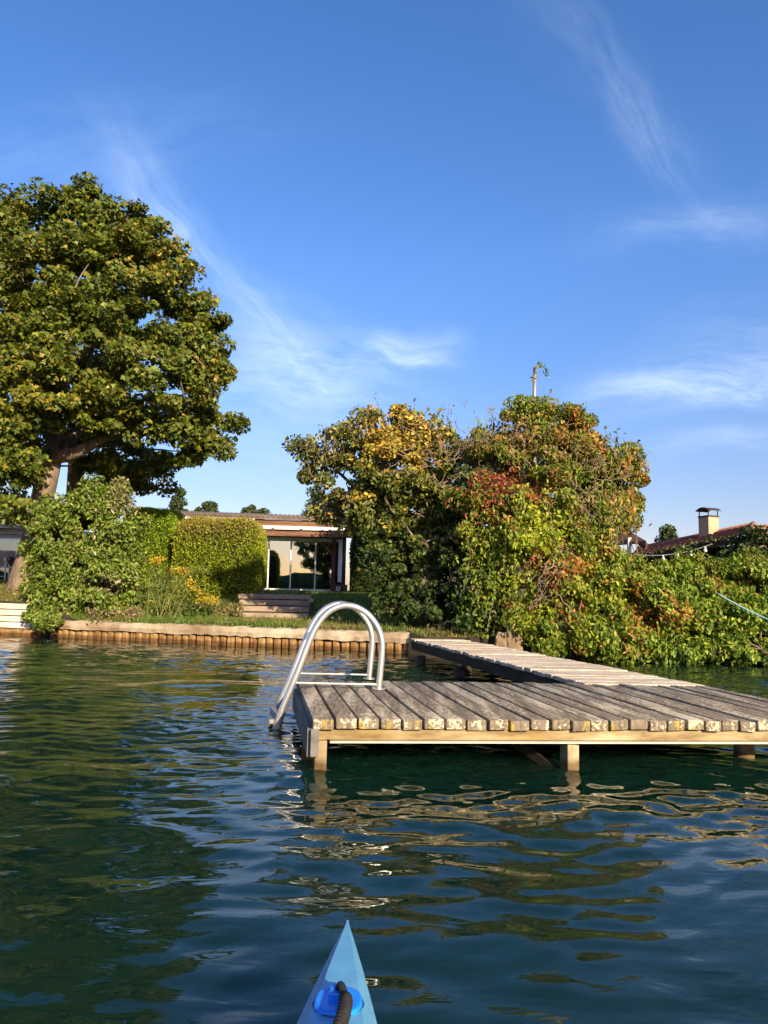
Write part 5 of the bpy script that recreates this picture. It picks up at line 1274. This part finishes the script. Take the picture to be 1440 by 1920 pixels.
    P = np.array(P); n = len(P); V, Q = leaf_geo(P, r.normal(size=(n, 3)) + [0, 0, -.6], r.normal(size=(n, 3)) + [0, -.6, .6], r.uniform(.05, .10, n), r.uniform(.03, .05, n)); np_mesh('leaves', V, Q, LEAF, tv, np.repeat(palette(iv[1:] + [(.2, .15, .06)], [2, 2, 1, 1], n, r), 6, 0))
    m = MB(); m.tube(wander(eb_, ee, 14, .02, r), .01, 5); m.build('stem', STEM, tv)
    # string lights
    a, b = at_y(1190, 1039, 15.0), at_y(1335, 1020, 13.8)
    t2 = thing('string_lights', (a + b) / 2, 'unlit white bulb string lights hung below the tiled eave', 'string lights')
    k = 24; pts = [a + (b - a) * q - Up * (.10 * 4 * q * (1 - q)) for q in np.linspace(0, 1, k)]
    m = MB(); m.tube(pts, .011, 6); m.build('cord', plain('pale_cord', (.42, .42, .40)), t2)
    BW = plain('white_bulb', (.85, .84, .80), .3)
    for px in (1246, 1274, 1298, 1323):
        q = (px - 1190) / 145; p = a + (b - a) * q - Up * (.10 * 4 * q * (1 - q))
        m = MB(); m.ball(p - Up * .075, .034, 8); m.tube([p - Up * .05, p], .016, 6); m.build('bulb', BW, t2, smooth=True)
    # garden shed roof peeking out beside the thicket
    A = at_y(1170, 990, 15.5); B_ = at_y(1212, 1014, 14.6)
    t3 = thing('garden_shed', (A[0], 15.5, .4), 'small shed with brown sloping eave peeking out of the thicket', 'shed')
    d = B_ - A; bk = np.array([-.9, 2.2, 0.0])
    P = [A - d * 1.2, B_, B_ + bk, A - d * 1.2 + bk]
    m = MB(); m.hexa([p - Up * .05 for p in P] + P); m.build('roof', surf('brown_roofing', [(.3, (.17, .09, .06)), (.7, (.28, .15, .10))], 4, rough=.8), t3, bevel=.006)
    m = MB(); w = np.array([.0, 0, -.10]); m.bar(A - d * 1.2 - Up * .11, B_ - Up * .11, .04, .12); m.build('barge_board', BROWN, t3)
    q = at_y(1180, 1030, 15.1); m = MB(); m.tube([(q[0], 15.1, .3), (q[0], 15.1, at_y(1180, 1008, 15.1)[2])], .045, 8); m.build('post', WALLP, t3)
    m = MB(); q2 = at_y(1150, 1030, 16.2); m.abox(q2[0] - 1.6, q2[0] + .1, 16.2, 17.3, .3, at_y(1150, 1000, 16.2)[2]); m.build('wall', BROWN, t3)
    # mooring rope
    a, b = at_y(1344, 1112, 10.35), at_y(1520, 1190, 9.0)
    pts = [a + (b - a) * q - Up * (.05 * 4 * q * (1 - q)) for q in np.linspace(0, 1, 20)]
    m = MB(); m.tube(pts, .011, 8); o = m.build('mooring_rope', plain('pale_blue_rope', (.42, .66, .72), .7), None, smooth=True); tag(o, 'pale blue rope stretched in front of the right creeper hedge', 'rope')
build_right_house()

# ------------------------------------------------------------------ distant trees
def build_far_trees():
    specs = [(335, 948, 16, 26, 52, 'pointed dark conifer above the roof beside the maple', 0), (384, 952, 20, 15, 54, 'low rounded tree top right of the pointed conifer', 1), (477, 962, 20, 14, 56, 'small flat tree crown above the corrugated roof middle', 1), (590, 952, 26, 32, 50, 'pale conifer tip behind the left edge of the yellowing tree', 0), (1251, 1012, 22, 22, 48, 'lone layered pine left of the chimney', 0)]
    for i, (px, py, rx, ry, Y, lab, kind) in enumerate(specs):
        p = at_y(px, py, Y); s = Y / FPX
        t = thing('distant_pine' if kind == 0 else 'distant_tree', (p[0], Y, .8), lab, 'tree')
        if kind == 0:
            B = [(p + np.array([0, 0, (1 - 2 * k) * ry * s]), np.array([rx * s * (.2 + .8 * k), rx * s * (.2 + .8 * k), ry * s * .28])) for k in np.linspace(.05, 1, 5)]
        else:
            B = [bl(px - rx * .4, py + 2, Y, rx * .6, ry * .8), bl(px + rx * .45, py + 3, Y, rx * .6, ry * .7), bl(px, py - 3, Y, rx * .5, ry * .8)]
        B.append((p - np.array([0, 0, ry * s * 1.6]), np.array([rx * s, rx * s, ry * s])))
        o, cc = leaves('crown', B, 3800, .26, lambda P, r: palette([(.035, .055, .02), (.06, .085, .03), (.10, .12, .045)], [2, 2, 1], len(P), r), t, cl=.5, seed=90 + i, aspect=.35, droop=-.2, mat=CONIFER)
        m = MB(); m.tube([(p[0], Y, .3), (p[0], Y, p[2] + ry * s * .5)], [.22, .05], 8); m.build('trunk', BARK, t)
build_far_trees()
def build_far_shore():
    r = np.random.default_rng(88); m = MB(); xs = np.linspace(-420, 520, 400); V = []; F = []
    h = 7.5 + 2.2 * np.sin(xs * .045) + 1.5 * np.sin(xs * .13 + 1) + r.random(400) * 1.8
    for x, z in zip(xs, h):
        V += [(x, -380 + 3 * math.sin(x * .1), -.5), (x, -379 + 3 * math.sin(x * .1), z * .6), (x, -385, z), (x, -400, z * .7), (x, -405, -.5)]
    for i in range(399):
        for k in range(4): F.append((i * 5 + k, i * 5 + 5 + k, i * 5 + 6 + k, i * 5 + 1 + k))
    m.add(V, F); o = m.build('far_wood', surf('far_foliage', [(.3, (.03, .045, .015)), (.7, (.08, .10, .03))], .6, rough=1, bump=0), None); tag(o, kind='stuff')
build_far_shore()

for o in scene.objects:
    if o.parent and o.type == 'MESH' and o.name.split('.')[0] in ('shoots', 'strands', 'dead_twigs', 'branches'):
        o['kind'] = 'stuff'
# ------------------------------------------------------------------ render settings
scene.view_settings.view_transform = 'Standard'
scene.view_settings.look = 'None'
scene.view_settings.exposure = 0.95
scene.view_settings.gamma = 1.0
scene.render.engine = 'CYCLES'
cy = scene.cycles
cy.max_bounces = 5; cy.diffuse_bounces = 2; cy.glossy_bounces = 3; cy.transparent_max_bounces = 8; cy.transmission_bounces = 3
cy.use_adaptive_sampling = True; cy.adaptive_threshold = .03
cy.use_denoising = True
cy.sample_clamp_indirect = 4.0
cy.caustics_reflective = False; cy.caustics_refractive = False
